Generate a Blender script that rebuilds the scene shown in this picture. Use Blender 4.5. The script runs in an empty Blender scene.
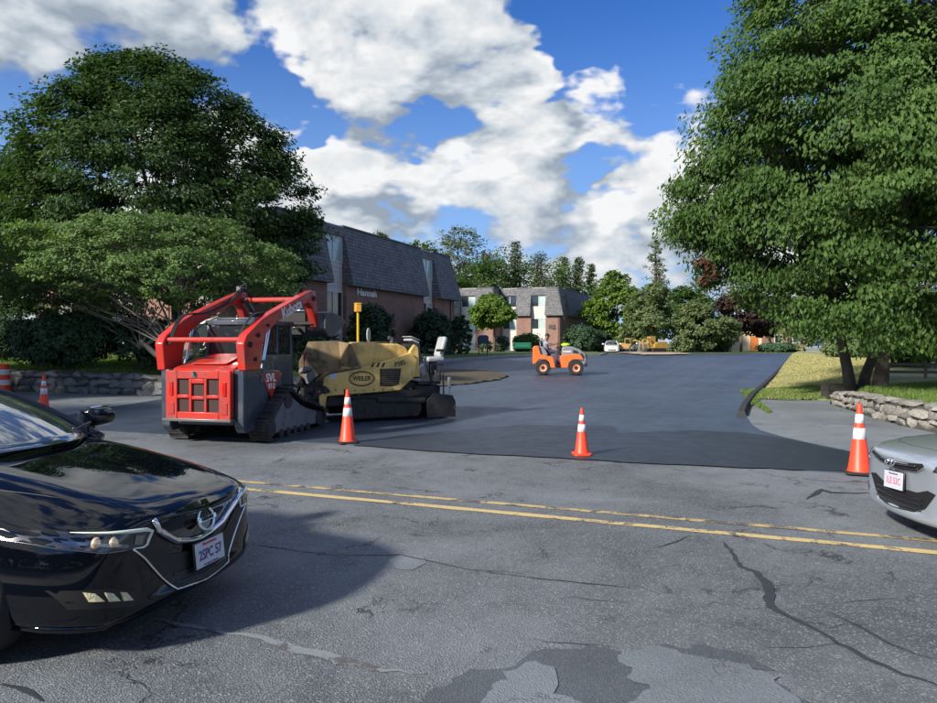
import bpy, bmesh, math, random
import numpy as np
from mathutils import Vector, Matrix, geometry
from mathutils.bvhtree import BVHTree
R = math.radians
sc = bpy.context.scene
C = sc.collection
random.seed(7)

# ------------------------------------------------------------ camera
F_PX, CX, HY, EYE = 708.0, 468.5, 343.0, 1.74
cam = bpy.data.cameras.new('camera'); camo = bpy.data.objects.new('camera', cam); C.objects.link(camo)
cam.sensor_width = 36; cam.lens = 36 * F_PX / 937
camo.location = (0, 0, EYE); camo.rotation_euler = (R(90) - math.atan(8.5 / F_PX), 0, 0)
cam.clip_start = .05; cam.clip_end = 2000
sc.camera = camo

# ------------------------------------------------------------ light
SUN_EL, SUN_AZ = R(29), math.atan2(-.76, -.65)         # azimuth clockwise from +Y
sdir = Vector((math.sin(SUN_AZ) * math.cos(SUN_EL), math.cos(SUN_AZ) * math.cos(SUN_EL), math.sin(SUN_EL)))
sun = bpy.data.lights.new('sun', 'SUN'); suno = bpy.data.objects.new('sun', sun); C.objects.link(suno)
sun.energy = 4.0; sun.angle = R(4); sun.color = (1, .93, .82)
suno.rotation_euler = sdir.to_track_quat('Z', 'Y').to_euler()
sc.view_settings.view_transform = 'Standard'; sc.view_settings.look = 'None'
sc.view_settings.exposure = 0.85; sc.view_settings.gamma = 1
sc.cycles.max_bounces = 8; sc.cycles.transparent_max_bounces = 8
sc.cycles.diffuse_bounces = 3; sc.cycles.glossy_bounces = 4; sc.cycles.transmission_bounces = 6

def nd(nt, typ, **kw):
    n = nt.nodes.new(typ)
    for k, v in kw.items():
        if k in n.inputs and not hasattr(n, k): n.inputs[k].default_value = v
        else: setattr(n, k, v)
    return n
def mth(nt, op, a, b=None, c=None, clamp=False):
    n = nt.nodes.new('ShaderNodeMath'); n.operation = op; n.use_clamp = clamp
    for i, v in enumerate((a, b, c)):
        if v is None: continue
        if isinstance(v, (int, float)): n.inputs[i].default_value = v
        else: nt.links.new(v, n.inputs[i])
    return n.outputs[0]
def vmth(nt, op, a, b=None):
    n = nt.nodes.new('ShaderNodeVectorMath'); n.operation = op
    for i, v in enumerate((a, b)):
        if v is None: continue
        if isinstance(v, (tuple, list, Vector)): n.inputs[i].default_value = tuple(v)
        else: nt.links.new(v, n.inputs[i])
    return n.outputs['Value'] if op in ('DOT_PRODUCT', 'LENGTH', 'DISTANCE') else n.outputs[0]
def mix(nt, f, a, b, blend='MIX'):
    n = nt.nodes.new('ShaderNodeMix'); n.data_type = 'RGBA'; n.blend_type = blend
    for s, v in ((0, f), (6, a), (7, b)):
        if isinstance(v, (int, float)) : n.inputs[s].default_value = v if s == 0 else (v, v, v, 1)
        elif isinstance(v, tuple): n.inputs[s].default_value = (*v[:3], 1)
        else: nt.links.new(v, n.inputs[s])
    return n.outputs[2]
def ramp(nt, fac, stops, interp='LINEAR'):
    n = nt.nodes.new('ShaderNodeValToRGB'); n.color_ramp.interpolation = interp
    e = n.color_ramp.elements
    while len(e) < len(stops): e.new(.5)
    for k, (p, c) in enumerate(stops):
        e[k].position = p; e[k].color = (c, c, c, 1) if isinstance(c, (int, float)) else (*c, 1)
    nt.links.new(fac, n.inputs[0]); return n.outputs[0]
def mapr(nt, v, a, b, c=0., d=1., smooth=True):
    n = nt.nodes.new('ShaderNodeMapRange'); n.interpolation_type = 'SMOOTHSTEP' if smooth else 'LINEAR'
    nt.links.new(v, n.inputs[0])
    for i, x in enumerate((a, b, c, d)): n.inputs[i + 1].default_value = x
    return n.outputs[0]
def noi(nt, vec, scale, detail=4, rough=.5, dist=0., out=0, lac=2.):
    n = nt.nodes.new('ShaderNodeTexNoise'); n.inputs['Scale'].default_value = scale
    n.inputs['Detail'].default_value = detail; n.inputs['Roughness'].default_value = rough
    n.inputs['Distortion'].default_value = dist; n.inputs['Lacunarity'].default_value = lac
    if vec is not None: nt.links.new(vec, n.inputs['Vector'])
    return n.outputs[out]

# ------------------------------------------------------------ sky: Nishita air with broken cumulus
world = bpy.data.worlds.new('World'); sc.world = world; world.use_nodes = True
nt = world.node_tree; nt.nodes.clear()
world.cycles.sampling_method = 'MANUAL'; world.cycles.sample_map_resolution = 512
def skydir(px, py):
    return Vector((px - CX, F_PX, HY - py)).normalized()
def cloud_group():
    g = bpy.data.node_groups.new('cloud_density', 'ShaderNodeTree')
    g.interface.new_socket('Vector', in_out='INPUT', socket_type='NodeSocketVector')
    g.interface.new_socket('Density', in_out='OUTPUT', socket_type='NodeSocketFloat')
    gi = g.nodes.new('NodeGroupInput'); go = g.nodes.new('NodeGroupOutput')
    v = gi.outputs[0]
    st = vmth(g, 'MULTIPLY', v, (1, 1, 1.9))
    warp = noi(g, st, 2.3, 1, .5, 0, 1)
    w2 = vmth(g, 'SCALE', vmth(g, 'SUBTRACT', warp, (.5, .5, .5))); w2.node.inputs['Scale'].default_value = .22
    p = vmth(g, 'ADD', st, w2)
    a = noi(g, p, 2.6, 7, .56, .0)
    b = mth(g, 'ABSOLUTE', mth(g, 'SUBTRACT', noi(g, p, 7.5, 4, .55), .5))
    d = mth(g, 'ADD', mth(g, 'ADD', a, -.034), mth(g, 'MULTIPLY', mth(g, 'SUBTRACT', .10, b), .55))
    vb = vmth(g, 'ADD', v, vmth(g, 'SCALE', vmth(g, 'SUBTRACT', noi(g, st, 9, 3, .6, 0, 1), (.5, .5, .5)))); sc2 = [n for n in g.nodes if n.type == 'VECT_MATH' and n.operation == 'SCALE'][-1]; sc2.inputs['Scale'].default_value = .20
    # where the clouds gather (+) and where blue shows (-): direction, radius, weight
    for (px, py, r, w) in ((385, 30, .22, .13), (60, 60, .20, .14), (530, 95, .11, .12), (590, 125, .14, .10), (340, 175, .15, .12),
                           (450, 235, .22, .14), (600, 235, .16, .12), (700, 195, .12, .10), (190, 40, .09, .08), (740, 25, .08, .10), (250, 260, .20, .10),
                           (640, 28, .15, -.26), (590, 18, .09, -.10), (395, 122, .06, -.16), (325, 112, .05, -.14), (455, 118, .05, -.12), (240, 2, .05, -.14), (345, 25, .03, -.10),
                           (10, 128, .07, -.18), (50, 122, .06, -.14), (262, 72, .05, -.18), (300, 105, .055, -.20), (350, 122, .05, -.14), (430, 126, .05, -.18), (495, 92, .05, -.16), (575, 175, .04, -.10), (480, 215, .05, -.08), (395, 215, .05, -.08), (445, 75, .05, -.06), (150, 60, .05, -.08), (540, 52, .05, -.14), (380, 205, .05, -.10), (320, 200, .04, -.08), (420, 105, .04, -.10), (530, 62, .05, .04), (615, 177, .035, -.17), (590, 172, .03, -.12), (650, 175, .03, -.12), (375, 200, .03, -.10), (555, 60, .04, -.12), (680, 110, .05, -.08),
                           (210, 75, .04, -.08), (760, 80, .06, -.08)):
        dist = vmth(g, 'DISTANCE', vb, skydir(px, py))
        d = mth(g, 'ADD', d, mapr(g, dist, 0, r * 1.35, w, 0))
    g.links.new(d, go.inputs[0]); return g
grp = cloud_group()
tc = nt.nodes.new('ShaderNodeTexCoord')
vdir = vmth(nt, 'NORMALIZE', tc.outputs['Generated'])
def dens(vec):
    n = nt.nodes.new('ShaderNodeGroup'); n.node_tree = grp; nt.links.new(vec, n.inputs[0]); return n.outputs[0]
d0 = dens(vdir)
d1 = dens(vmth(nt, 'ADD', vdir, (-.040, -.010, .055)))
sky = nt.nodes.new('ShaderNodeTexSky'); sky.sky_type = 'NISHITA'; sky.sun_disc = False
sky.sun_elevation = SUN_EL; sky.sun_rotation = SUN_AZ; sky.air_density = 1.0; sky.dust_density = .5; sky.ozone_density = 1.6
sep = nt.nodes.new('ShaderNodeSeparateXYZ'); nt.links.new(vdir, sep.inputs[0])
cover = mapr(nt, d0, .47, .575)
thick = mapr(nt, d0, .52, .80)
relief = mth(nt, 'SUBTRACT', d0, d1)
fine = noi(nt, vmth(nt, 'MULTIPLY', vdir, (1, 1, 1.7)), 16, 3, .6)
lit = mth(nt, 'ADD', mapr(nt, relief, -.13, .11, 0, 1.1, smooth=False), mth(nt, 'MULTIPLY', mth(nt, 'SUBTRACT', fine, .5), 1.0))
lit = mth(nt, 'SUBTRACT', lit, mth(nt, 'MULTIPLY', thick, .34))
ccol = ramp(nt, lit, ((0, (1.7, 2.05, 2.5)), (.22, (2.35, 2.7, 3.1)), (.50, (3.4, 3.7, 4.0)), (.80, (4.3, 4.4, 4.5)), (1, (4.9, 4.95, 5.0))))
haze = mapr(nt, sep.outputs[2], 0, .18, .30, 0)
ccol = mix(nt, haze, ccol, (3.1, 3.6, 4.2))
skyc = mix(nt, 1.0, sky.outputs[0], (.19, .42, .82), 'MULTIPLY')
skyc = mix(nt, mapr(nt, sep.outputs[2], .02, .45, .75, 0), skyc, (2.1, 3.2, 4.7))
col = mix(nt, cover, skyc, ccol)
bg = nt.nodes.new('ShaderNodeBackground'); bg.inputs[1].default_value = .105
nt.links.new(col, bg.inputs[0])
wo = nt.nodes.new('ShaderNodeOutputWorld'); nt.links.new(bg.outputs[0], wo.inputs[0])

# ------------------------------------------------------------ helpers
MATS = {}
def pbr(name, col, rough=.6, metal=0., var=0., vscale=3., bump=0., bscale=40., coat=0., spec=.5, dirt=None, dscale=2., damt=.5, coatr=.03, emit=None):
    if name in MATS: return MATS[name]
    m = bpy.data.materials.new(name); m.use_nodes = True; t = m.node_tree
    b = t.nodes['Principled BSDF']
    b.inputs['Base Color'].default_value = (*col, 1); b.inputs['Roughness'].default_value = rough
    b.inputs['Metallic'].default_value = metal; b.inputs['Coat Weight'].default_value = coat; b.inputs['Coat Roughness'].default_value = coatr
    b.inputs['Specular IOR Level'].default_value = spec
    tcn = t.nodes.new('ShaderNodeTexCoord'); vec = tcn.outputs['Object']
    c = None
    if var:
        f = noi(t, vec, vscale, 5, .6)
        c = mix(t, f, tuple(x * (1 - var) for x in col), tuple(min(1, x * (1 + var)) for x in col))
    if dirt:
        f = mapr(t, noi(t, vec, dscale, 6, .65, .3), .42, .68, 0, damt)
        c = mix(t, f, c if c is not None else col, dirt)
        r_ = mapr(t, f, 0, 1, rough, .9); t.links.new(r_, b.inputs['Roughness'])
    if c is not None: t.links.new(c, b.inputs['Base Color'])
    if bump:
        bp = t.nodes.new('ShaderNodeBump'); bp.inputs['Strength'].default_value = min(1, bump); bp.inputs['Distance'].default_value = .02
        t.links.new(noi(t, vec, bscale, 4, .6), bp.inputs['Height']); t.links.new(bp.outputs[0], b.inputs['Normal'])
    if emit: b.inputs['Emission Color'].default_value = (*emit, 1); b.inputs['Emission Strength'].default_value = 1
    MATS[name] = m; return m
def newmat(name):
    m = bpy.data.materials.new(name); m.use_nodes = True; MATS[name] = m
    return m, m.node_tree, m.node_tree.nodes['Principled BSDF']

def tag(o, label=None, cat=None, group=None, kind=None):
    if label: o['label'] = label
    if cat: o['category'] = cat
    if group: o['group'] = group
    if kind: o['kind'] = kind
    return o
def empty(name, loc=(0, 0, 0), rz=0., label=None, cat=None, group=None):
    o = bpy.data.objects.new(name, None); C.objects.link(o); o.location = loc; o.rotation_euler = (0, 0, rz)
    o.empty_display_size = .2
    return tag(o, label, cat, group)
def copy_tree(o, parent=None):
    c = o.copy(); C.objects.link(c); c.parent = parent
    for ch in o.children: copy_tree(ch, c)
    return c
class MB:
    def __init__(s): s.v = []; s.f = []
    def add(s, v, f):
        n = len(s.v); s.v += [tuple(x) for x in v]; s.f += [tuple(i + n for i in q) for q in f]; return s
    def box(s, c, size, rot=None, taper=None):
        x, y, z = (k / 2 for k in size); vs = []
        for sx, sy, sz in ((-1,-1,-1),(1,-1,-1),(1,1,-1),(-1,1,-1),(-1,-1,1),(1,-1,1),(1,1,1),(-1,1,1)):
            k = taper if (taper and sz > 0) else (1, 1)
            if isinstance(k, (int, float)): k = (k, k)
            p = Vector((sx * x * k[0], sy * y * k[1], sz * z))
            if rot is not None: p = rot @ p
            vs.append(p + Vector(c))
        return s.add(vs, ((0,3,2,1),(4,5,6,7),(0,1,5,4),(1,2,6,5),(2,3,7,6),(3,0,4,7)))
    def prism(s, poly, a, b, axis='y'):
        # poly: 2D points; axis = extrusion axis. x: (y,z)  y: (x,z)  z: (x,y)
        m = {'x': lambda p, t: (t, p[0], p[1]), 'y': lambda p, t: (p[0], t, p[1]), 'z': lambda p, t: (p[0], p[1], t)}[axis]
        area = sum(poly[i][0] * poly[(i + 1) % len(poly)][1] - poly[(i + 1) % len(poly)][0] * poly[i][1] for i in range(len(poly)))
        flip = (area < 0) != (axis == 'y')
        pl = list(poly)[::-1] if flip else list(poly)
        if a > b: a, b = b, a
        n = len(pl)
        vs = [m(p, a) for p in pl] + [m(p, b) for p in pl]
        f = [tuple(range(n))[::-1], tuple(range(n, 2 * n))] + [(i, (i + 1) % n, n + (i + 1) % n, n + i) for i in range(n)]
        return s.add(vs, f)
    def tube(s, pts, r, n=8, cap=True, sub=0):
        pts = [Vector(p) for p in pts]
        if sub:
            out = []
            for i in range(len(pts) - 1):
                p0 = pts[max(i - 1, 0)]; p1 = pts[i]; p2 = pts[i + 1]; p3 = pts[min(i + 2, len(pts) - 1)]
                for k in range(sub):
                    t = k / sub
                    out.append(.5 * ((2 * p1) + (-p0 + p2) * t + (2 * p0 - 5 * p1 + 4 * p2 - p3) * t * t + (-p0 + 3 * p1 - 3 * p2 + p3) * t ** 3))
            out.append(pts[-1])
            if isinstance(r, (list, tuple)):
                r = [np.interp(i / sub, range(len(r)), r) for i in range(len(out))]
            pts = out
        rs = r if isinstance(r, (list, tuple)) else [r] * len(pts)
        vs = []; fs = []; up = None
        for i, p in enumerate(pts):
            d = (pts[min(i + 1, len(pts) - 1)] - pts[max(i - 1, 0)]).normalized()
            if up is None: up = d.orthogonal().normalized()
            up = (up - d * up.dot(d)); up = up.normalized() if up.length > 1e-6 else d.orthogonal().normalized()
            w = d.cross(up)
            for k in range(n):
                a = 2 * math.pi * k / n
                vs.append(p + (up * math.cos(a) + w * math.sin(a)) * rs[i])
        for i in range(len(pts) - 1):
            for k in range(n):
                k2 = (k + 1) % n
                fs.append((i * n + k, i * n + k2, (i + 1) * n + k2, (i + 1) * n + k))
        if cap:
            fs.append(tuple(range(n))[::-1]); fs.append(tuple(range((len(pts) - 1) * n, len(pts) * n)))
        return s.add(vs, fs)
    def lathe(s, prof, n=24, c=(0, 0, 0), axis='z', cap=True):
        vs = []; fs = []
        for (r, h) in prof:
            for k in range(n):
                a = 2 * math.pi * k / n; x, y = r * math.cos(a), r * math.sin(a)
                p = {'z': (x, y, h), 'y': (x, h, -y), 'x': (h, x, y)}[axis]
                vs.append((p[0] + c[0], p[1] + c[1], p[2] + c[2]))
        for i in range(len(prof) - 1):
            for k in range(n):
                k2 = (k + 1) % n
                fs.append((i * n + k, i * n + k2, (i + 1) * n + k2, (i + 1) * n + k))
        if cap:
            fs.append(tuple(range(n))[::-1]); fs.append(tuple(range((len(prof) - 1) * n, len(prof) * n)))
        return s.add(vs, fs)
    def build(s, name, mat=None, parent=None, smooth=False, bevel=0., seg=2, subd=0, label=None, autos=None):
        me = bpy.data.meshes.new(name); me.from_pydata(s.v, [], s.f); me.update()
        o = bpy.data.objects.new(name, me); C.objects.link(o)
        if mat: me.materials.append(mat)
        if parent: o.parent = parent
        if smooth or bevel or autos:
            me.shade_smooth()
            if autos or bevel: me.set_sharp_from_angle(angle=R(autos or 35))
        if bevel:
            b = o.modifiers.new('bevel', 'BEVEL'); b.width = bevel; b.segments = seg; b.limit_method = 'ANGLE'; b.angle_limit = R(30)
        if subd:
            b = o.modifiers.new('sub', 'SUBSURF'); b.levels = b.render_levels = subd
        if label: o['label'] = label
        return o
def np_mesh(name, verts, loops, nper, mat, attr=None, smooth=False):
    me = bpy.data.meshes.new(name); nf = len(loops) // nper
    me.vertices.add(len(verts)); me.vertices.foreach_set('co', np.asarray(verts, np.float32).ravel())
    me.loops.add(len(loops)); me.loops.foreach_set('vertex_index', np.asarray(loops, np.int32))
    me.polygons.add(nf); me.polygons.foreach_set('loop_start', np.arange(0, nf * nper, nper, dtype=np.int32))
    if attr is not None:
        a = me.attributes.new('tint', 'FLOAT', 'POINT'); a.data.foreach_set('value', np.asarray(attr, np.float32))
    me.update(calc_edges=True); me.validate()
    if mat: me.materials.append(mat)
    if smooth: me.shade_smooth()
    return me
def sstep(t):
    t = max(0., min(1., t)); return t * t * (3 - 2 * t)
def zg(x, y):
    return .60 * sstep((y - 22) / 38)
def G(px, py):
    """ground point seen at photo pixel (px, py)"""
    D = 10.
    for _ in range(60):
        x = (px - CX) / F_PX * D
        D = .5 * D + .5 * F_PX * (EYE - zg(x, D)) / (py - HY)
    return ((px - CX) / F_PX * D, D)
def at(px, D): return ((px - CX) / F_PX * D, D)
def inpoly(x, y, poly):
    c = False; n = len(poly); j = n - 1
    for i in range(n):
        xi, yi = poly[i]; xj, yj = poly[j]
        if (yi > y) != (yj > y) and x < (xj - xi) * (y - yi) / (yj - yi) + xi: c = not c
        j = i
    return c
def sheet_mesh(name, poly, off, mat, step=2., zf=None, skirt=0.):
    zf = zf or zg
    pts = []
    for i in range(len(poly)):
        a = Vector(poly[i]); b = Vector(poly[(i + 1) % len(poly)]); n = max(1, int((b - a).length / step))
        pts += [a.lerp(b, k / n) for k in range(n)]
    nb = len(pts); xs = [p.x for p in pts]; ys = [p.y for p in pts]
    x = math.floor(min(xs) / step) * step
    inner = []
    while x < max(xs):
        y = math.floor(min(ys) / step) * step
        while y < max(ys):
            if inpoly(x, y, poly) and min((Vector((x, y)) - p).length_squared for p in pts) > (step * .4) ** 2: inner.append(Vector((x, y)))
            y += step
        x += step
    v, e, f, *_ = geometry.delaunay_2d_cdt(pts + inner, [(i, (i + 1) % nb) for i in range(nb)], [list(range(nb))], 1, 1e-5)
    m = MB(); vs = [(p.x, p.y, zf(p.x, p.y) + off) for p in v]; fs = []
    for q in f:
        ar = sum(v[q[i]].x * v[q[(i + 1) % len(q)]].y - v[q[(i + 1) % len(q)]].x * v[q[i]].y for i in range(len(q)))
        fs.append(tuple(q) if ar > 0 else tuple(q)[::-1])
    m.add(vs, fs)
    if skirt:
        k = len(m.v)
        m.v += [(p.x, p.y, zf(p.x, p.y) + off) for p in pts] + [(p.x, p.y, zf(p.x, p.y) + off - skirt) for p in pts]
        ar = sum(pts[i].x * pts[(i + 1) % nb].y - pts[(i + 1) % nb].x * pts[i].y for i in range(nb))
        for i in range(nb):
            j = (i + 1) % nb
            q = (k + i, k + nb + i, k + nb + j, k + j)
            m.f.append(q if ar > 0 else q[::-1])
    return m.build(name, mat, smooth=False)
def ragged(poly, step=.12, amp=.03, seed=0):
    """outline broken up at several scales"""
    rnd = random.Random(seed); out = []; ph = [rnd.uniform(0, 6.3) for _ in range(12)]; s = 0.
    for i in range(len(poly)):
        a = Vector(poly[i]); b = Vector(poly[(i + 1) % len(poly)]); n = max(1, int((b - a).length / step))
        for k in range(n):
            p = a.lerp(b, k / n); s = p.x * 1.7 + p.y * 2.3
            dx = sum(math.sin(s * f + ph[j]) / g for j, (f, g) in enumerate(((2.1, 1), (5.3, 1.6), (11.7, 2.6)))); dy = sum(math.sin(s * f + ph[j + 6]) / g for j, (f, g) in enumerate(((2.6, 1), (6.1, 1.6), (13.1, 2.6))))
            out.append((p.x + dx * amp * 1.3 + rnd.uniform(-amp, amp) * .8, p.y + dy * amp * 1.3 + rnd.uniform(-amp, amp) * .8))
    return out
# ------------------------------------------------------------ materials of the ground
def asphalt(name, base, speck=.5, crack=0., rough=.85, patchy=.25, bump=.5, tracks=False, scale=1., streak=0.):
    m, t, b = newmat(name)
    g = t.nodes.new('ShaderNodeNewGeometry').outputs['Position']
    big = noi(t, g, .35, 5, .62, .4); mid = noi(t, g, 2.6, 5, .65, .6); fin = noi(t, g, 70 * scale, 3, .7)
    v = t.nodes.new('ShaderNodeTexVoronoi'); v.inputs['Scale'].default_value = 95 * scale; t.links.new(g, v.inputs['Vector'])
    st = mapr(t, v.outputs['Color'], .62, .95, 0, speck)
    k = mth(t, 'ADD', mapr(t, big, .3, .7, 1 - patchy, 1 + patchy), mth(t, 'MULTIPLY', mth(t, 'SUBTRACT', mid, .5), patchy * 1.6))
    k = mth(t, 'ADD', k, mth(t, 'MULTIPLY', mth(t, 'SUBTRACT', fin, .5), .9 * speck))
    if tracks:      # wheel-polished lanes along the street
        nn = vmth(t, 'DOT_PRODUCT', vmth(t, 'ADD', g, (0, 0, 0)), (.344, .939, 0))
        w = mth(t, 'SINE', mth(t, 'ADD', mth(t, 'MULTIPLY', nn, 3.5), mth(t, 'MULTIPLY', mid, 1.2)))
        k = mth(t, 'ADD', k, mth(t, 'MULTIPLY', w, .06))
    if streak:
        u = vmth(t, 'DOT_PRODUCT', g, (.90, -.43, 0)); w_ = vmth(t, 'DOT_PRODUCT', g, (.43, .90, 0))
        cb = t.nodes.new('ShaderNodeCombineXYZ'); t.links.new(mth(t, 'MULTIPLY', u, 1.0), cb.inputs[0]); t.links.new(mth(t, 'MULTIPLY', w_, .035), cb.inputs[1])
        k = mth(t, 'ADD', k, mth(t, 'MULTIPLY', mth(t, 'SUBTRACT', noi(t, cb.outputs[0], .9, 5, .6, .5), .5), streak))
    if tracks:
        stn = mapr(t, noi(t, g, .9, 6, .7, 1.2), .52, .66, 0, 1); k = mth(t, 'SUBTRACT', k, mth(t, 'MULTIPLY', stn, .16))
    c = mix(t, 1.0, base, mix(t, 0., k, k), 'MULTIPLY')
    t.links.new(k, c.node.inputs[7])
    c = mix(t, st, c, (.30, .30, .29))
    h = mth(t, 'ADD', mth(t, 'MULTIPLY', fin, .6), mth(t, 'MULTIPLY', v.outputs[0], .7))
    if crack:
        wv = vmth(t, 'ADD', g, vmth(t, 'SCALE', noi(t, g, 1.9, 4, .7, 0, 1)))
        wv.node.inputs[1].default_value = (0, 0, 0)
        ww = t.nodes.new('ShaderNodeVectorMath'); ww.operation = 'MULTIPLY_ADD'
        t.links.new(noi(t, g, 2.2, 5, .7, 0, 1), ww.inputs[0]); ww.inputs[1].default_value = (.9, .9, 0); t.links.new(g, ww.inputs[2])
        for sc_, wd, lo, hi in ((.45, .010, .50, .60), (1.7, .022, .56, .66), (6.5, .045, .58, .70)):
            e = t.nodes.new('ShaderNodeTexVoronoi'); e.feature = 'DISTANCE_TO_EDGE'; e.inputs['Scale'].default_value = sc_
            t.links.new(ww.outputs[0], e.inputs['Vector'])
            line = mapr(t, e.outputs[0], wd * .25, wd, 1, 0)
            zone = mapr(t, noi(t, g, .8 + sc_ * .1, 3, .6), lo, hi, 0, 1)
            a = mth(t, 'MULTIPLY', mth(t, 'MULTIPLY', line, zone), crack)
            c = mix(t, a, c, (.018, .018, .02))
            h = mth(t, 'SUBTRACT', h, mth(t, 'MULTIPLY', a, 1.6))
    t.links.new(c, b.inputs['Base Color'])
    t.links.new(mapr(t, mid, .3, .7, rough - .08, min(1, rough + .07)), b.inputs['Roughness'])
    bp = t.nodes.new('ShaderNodeBump'); bp.inputs['Strength'].default_value = bump; bp.inputs['Distance'].default_value = .008
    t.links.new(h, bp.inputs['Height']); t.links.new(bp.outputs[0], b.inputs['Normal'])
    return m
M_street = asphalt('worn_asphalt', (.118, .134, .149), .80, .75, .86, .40, .95, tracks=True)
M_lot = asphalt('fresh_asphalt', (.040, .059, .088), .10, 0, .50, .22, .35, streak=1.3)
M_apron = asphalt('old_pavement', (.155, .175, .190), .35, .6, .88, .22, .6)
M_patchd = asphalt('patch_asphalt', (.072, .086, .099), .22, .2, .85, .2, .7)
M_patchl = asphalt('pale_patch', (.145, .168, .186), .4, .3, .88, .25, .7)
M_tar = pbr('tar', (.036, .042, .050), .55, var=.3, vscale=9, bump=.3, bscale=60)
M_berm = pbr('asphalt_berm', (.030, .031, .034), .8, var=.3, vscale=5, bump=.8, bscale=30)
M_kerb = pbr('kerb_concrete', (.30, .30, .29), .85, var=.2, vscale=4, bump=.4, bscale=30, dirt=(.12, .12, .11), dscale=1.5)
M_path = pbr('footpath_concrete', (.26, .265, .27), .85, var=.15, vscale=2, dirt=(.13, .13, .12), dscale=1.)
def grassmat(name, dry, green, lo, hi, soil=(.12, .09, .055)):
    m, t, b = newmat(name); g = t.nodes.new('ShaderNodeNewGeometry').outputs['Position']
    f = mapr(t, noi(t, g, .45, 5, .65, .3), lo, hi)
    c = mix(t, f, green, dry)
    c = mix(t, mapr(t, noi(t, g, 9, 4, .7), .35, .7, .0, .55), c, tuple(x * .45 for x in green))
    c = mix(t, mapr(t, noi(t, g, 1.3, 5, .7), .60, .72, 0, .8), c, soil)
    t.links.new(c, b.inputs['Base Color']); b.inputs['Roughness'].default_value = .95
    bp = t.nodes.new('ShaderNodeBump'); bp.inputs['Strength'].default_value = .8; bp.inputs['Distance'].default_value = .05
    t.links.new(noi(t, g, 26, 4, .75), bp.inputs['Height']); t.links.new(bp.outputs[0], b.inputs['Normal'])
    return m
M_lawn = grassmat('lawn_grass', (.14, .17, .045), (.075, .135, .028), .45, .62)
M_verge = grassmat('dry_grass', (.42, .38, .19), (.20, .25, .08), .42, .60, (.24, .20, .12))
M_ground = grassmat('rough_ground', (.10, .11, .05), (.05, .07, .025), .4, .6)

# ------------------------------------------------------------ ground, street, lot, lawns
def ground():
    m = MB(); xs = [-900, -500, -250, -120] + list(range(-70, 71, 7)) + [120, 250, 500, 900]
    ys = [-500, -250, -120, -60] + list(range(-32, 130, 6)) + [170, 250, 400, 700, 1200]
    vs = [(x, y, zg(x, y) - .06) for y in ys for x in xs]; n = len(xs)
    m.add(vs, [(j * n + i, j * n + i + 1, (j + 1) * n + i + 1, (j + 1) * n + i) for j in range(len(ys) - 1) for i in range(n - 1)])
    tag(m.build('ground', M_ground), kind='structure')
ground()
T = Vector((.939, -.344)); N = Vector((.344, .939))
def S(t, n): return (T.x * t + N.x * n, T.y * t + N.y * n)
tag(sheet_mesh('street', [S(-90, 1.5), S(90, 1.5), S(90, 10.6), S(-90, 10.6)], 0, M_street, 3), kind='structure')
LOT_R = [G(797, 357.5), G(793, 361), G(782, 371), G(770, 384), G(757, 397), G(749.5, 409), G(747, 417), G(752, 425), G(761, 431), G(785, 438), G(811, 444), G(845, 451), G(880, 459)]
LAWN_EDGE = [(-9.3, 22.8), (-8.4, 28), (-7.3, 33), (-4.4, 40), (-.9, 49), (4.5, 57), (11.5, 62), (14.5, 74)]
LOT = [(-9.5, 14.9), (-9.7, 19)] + LAWN_EDGE + [(15, 78), (38, 78)] + LOT_R + [(6.0, 9.42)]
i0 = len(LOT)
LOT += [S(t, 10.6 + .03 * math.sin(t * 7)) for t in (4.5, 3, 1.5, 0, -1.5, -3, -4.5, -6, -7.5, -9, -10.4, -12, -14)]
tag(sheet_mesh('parking_lot', LOT, .014, M_lot, 2.5, skirt=.03), kind='structure')
APR = [(8.95, 13.2), (9.05, 14.66), (9.35, 16.4), (10.3, 20.15), (10.9, 21.3), G(790, 400), G(757, 399)] + LOT_R[5:] + [(6.0, 9.42), S(6, 10.6), S(90, 10.6), S(90, 15.6), S(10, 15.6)]
tag(sheet_mesh('pavement', APR, .008, M_apron, 2.), kind='structure')
tag(sheet_mesh('pavement.001', [(-9.5, 14.9), (-9.7, 19), (-9.4, 22.9), (-26.5, 28.8), (-60, 41), S(-90, 10.6), S(-14, 10.6)], .008, M_apron, 3), kind='structure')
def zl(x, y):      # lawn retained by the left wall
    # distance left of the lot edge, distance behind the wall line
    e = min((math.hypot(x - (a[0] + (b[0] - a[0]) * k / 8), y - (a[1] + (b[1] - a[1]) * k / 8)) for a, b in zip(LAWN_EDGE[:-1], LAWN_EDGE[1:]) for k in range(9)))
    dw = (x + 9.3) * .33 + (y - 22.8) * .944
    f = sstep(e / 4.5) * sstep((20 + 14 - max(0, y - 30)) / 26)
    return zg(x, y) + (.60 + .028 * min(18, max(0, dw))) * f * (1 if y < 70 else 0)
tag(sheet_mesh('lawn', LAWN_EDGE[:0:-1] + [(-9.0, 23.3), (-12, 24.1), (-26.4, 29.15), (-60, 41.4), (-60, 130), (16, 130)], .12, M_lawn, 2., zf=zl, skirt=.5), kind='structure')
def zr(x, y):
    xw = 9.12 + (y - 14.66) * .231
    w = .5 + 4.5 * sstep((y - 19.3) / 3)
    side = 1.0 if y < 14.2 else sstep((x - xw - .12) / w)
    if y < 14.2: side = sstep(((x * .344 + y * .939) - 15.75) / .5)
    return zg(x, y) + .42 * side
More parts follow.
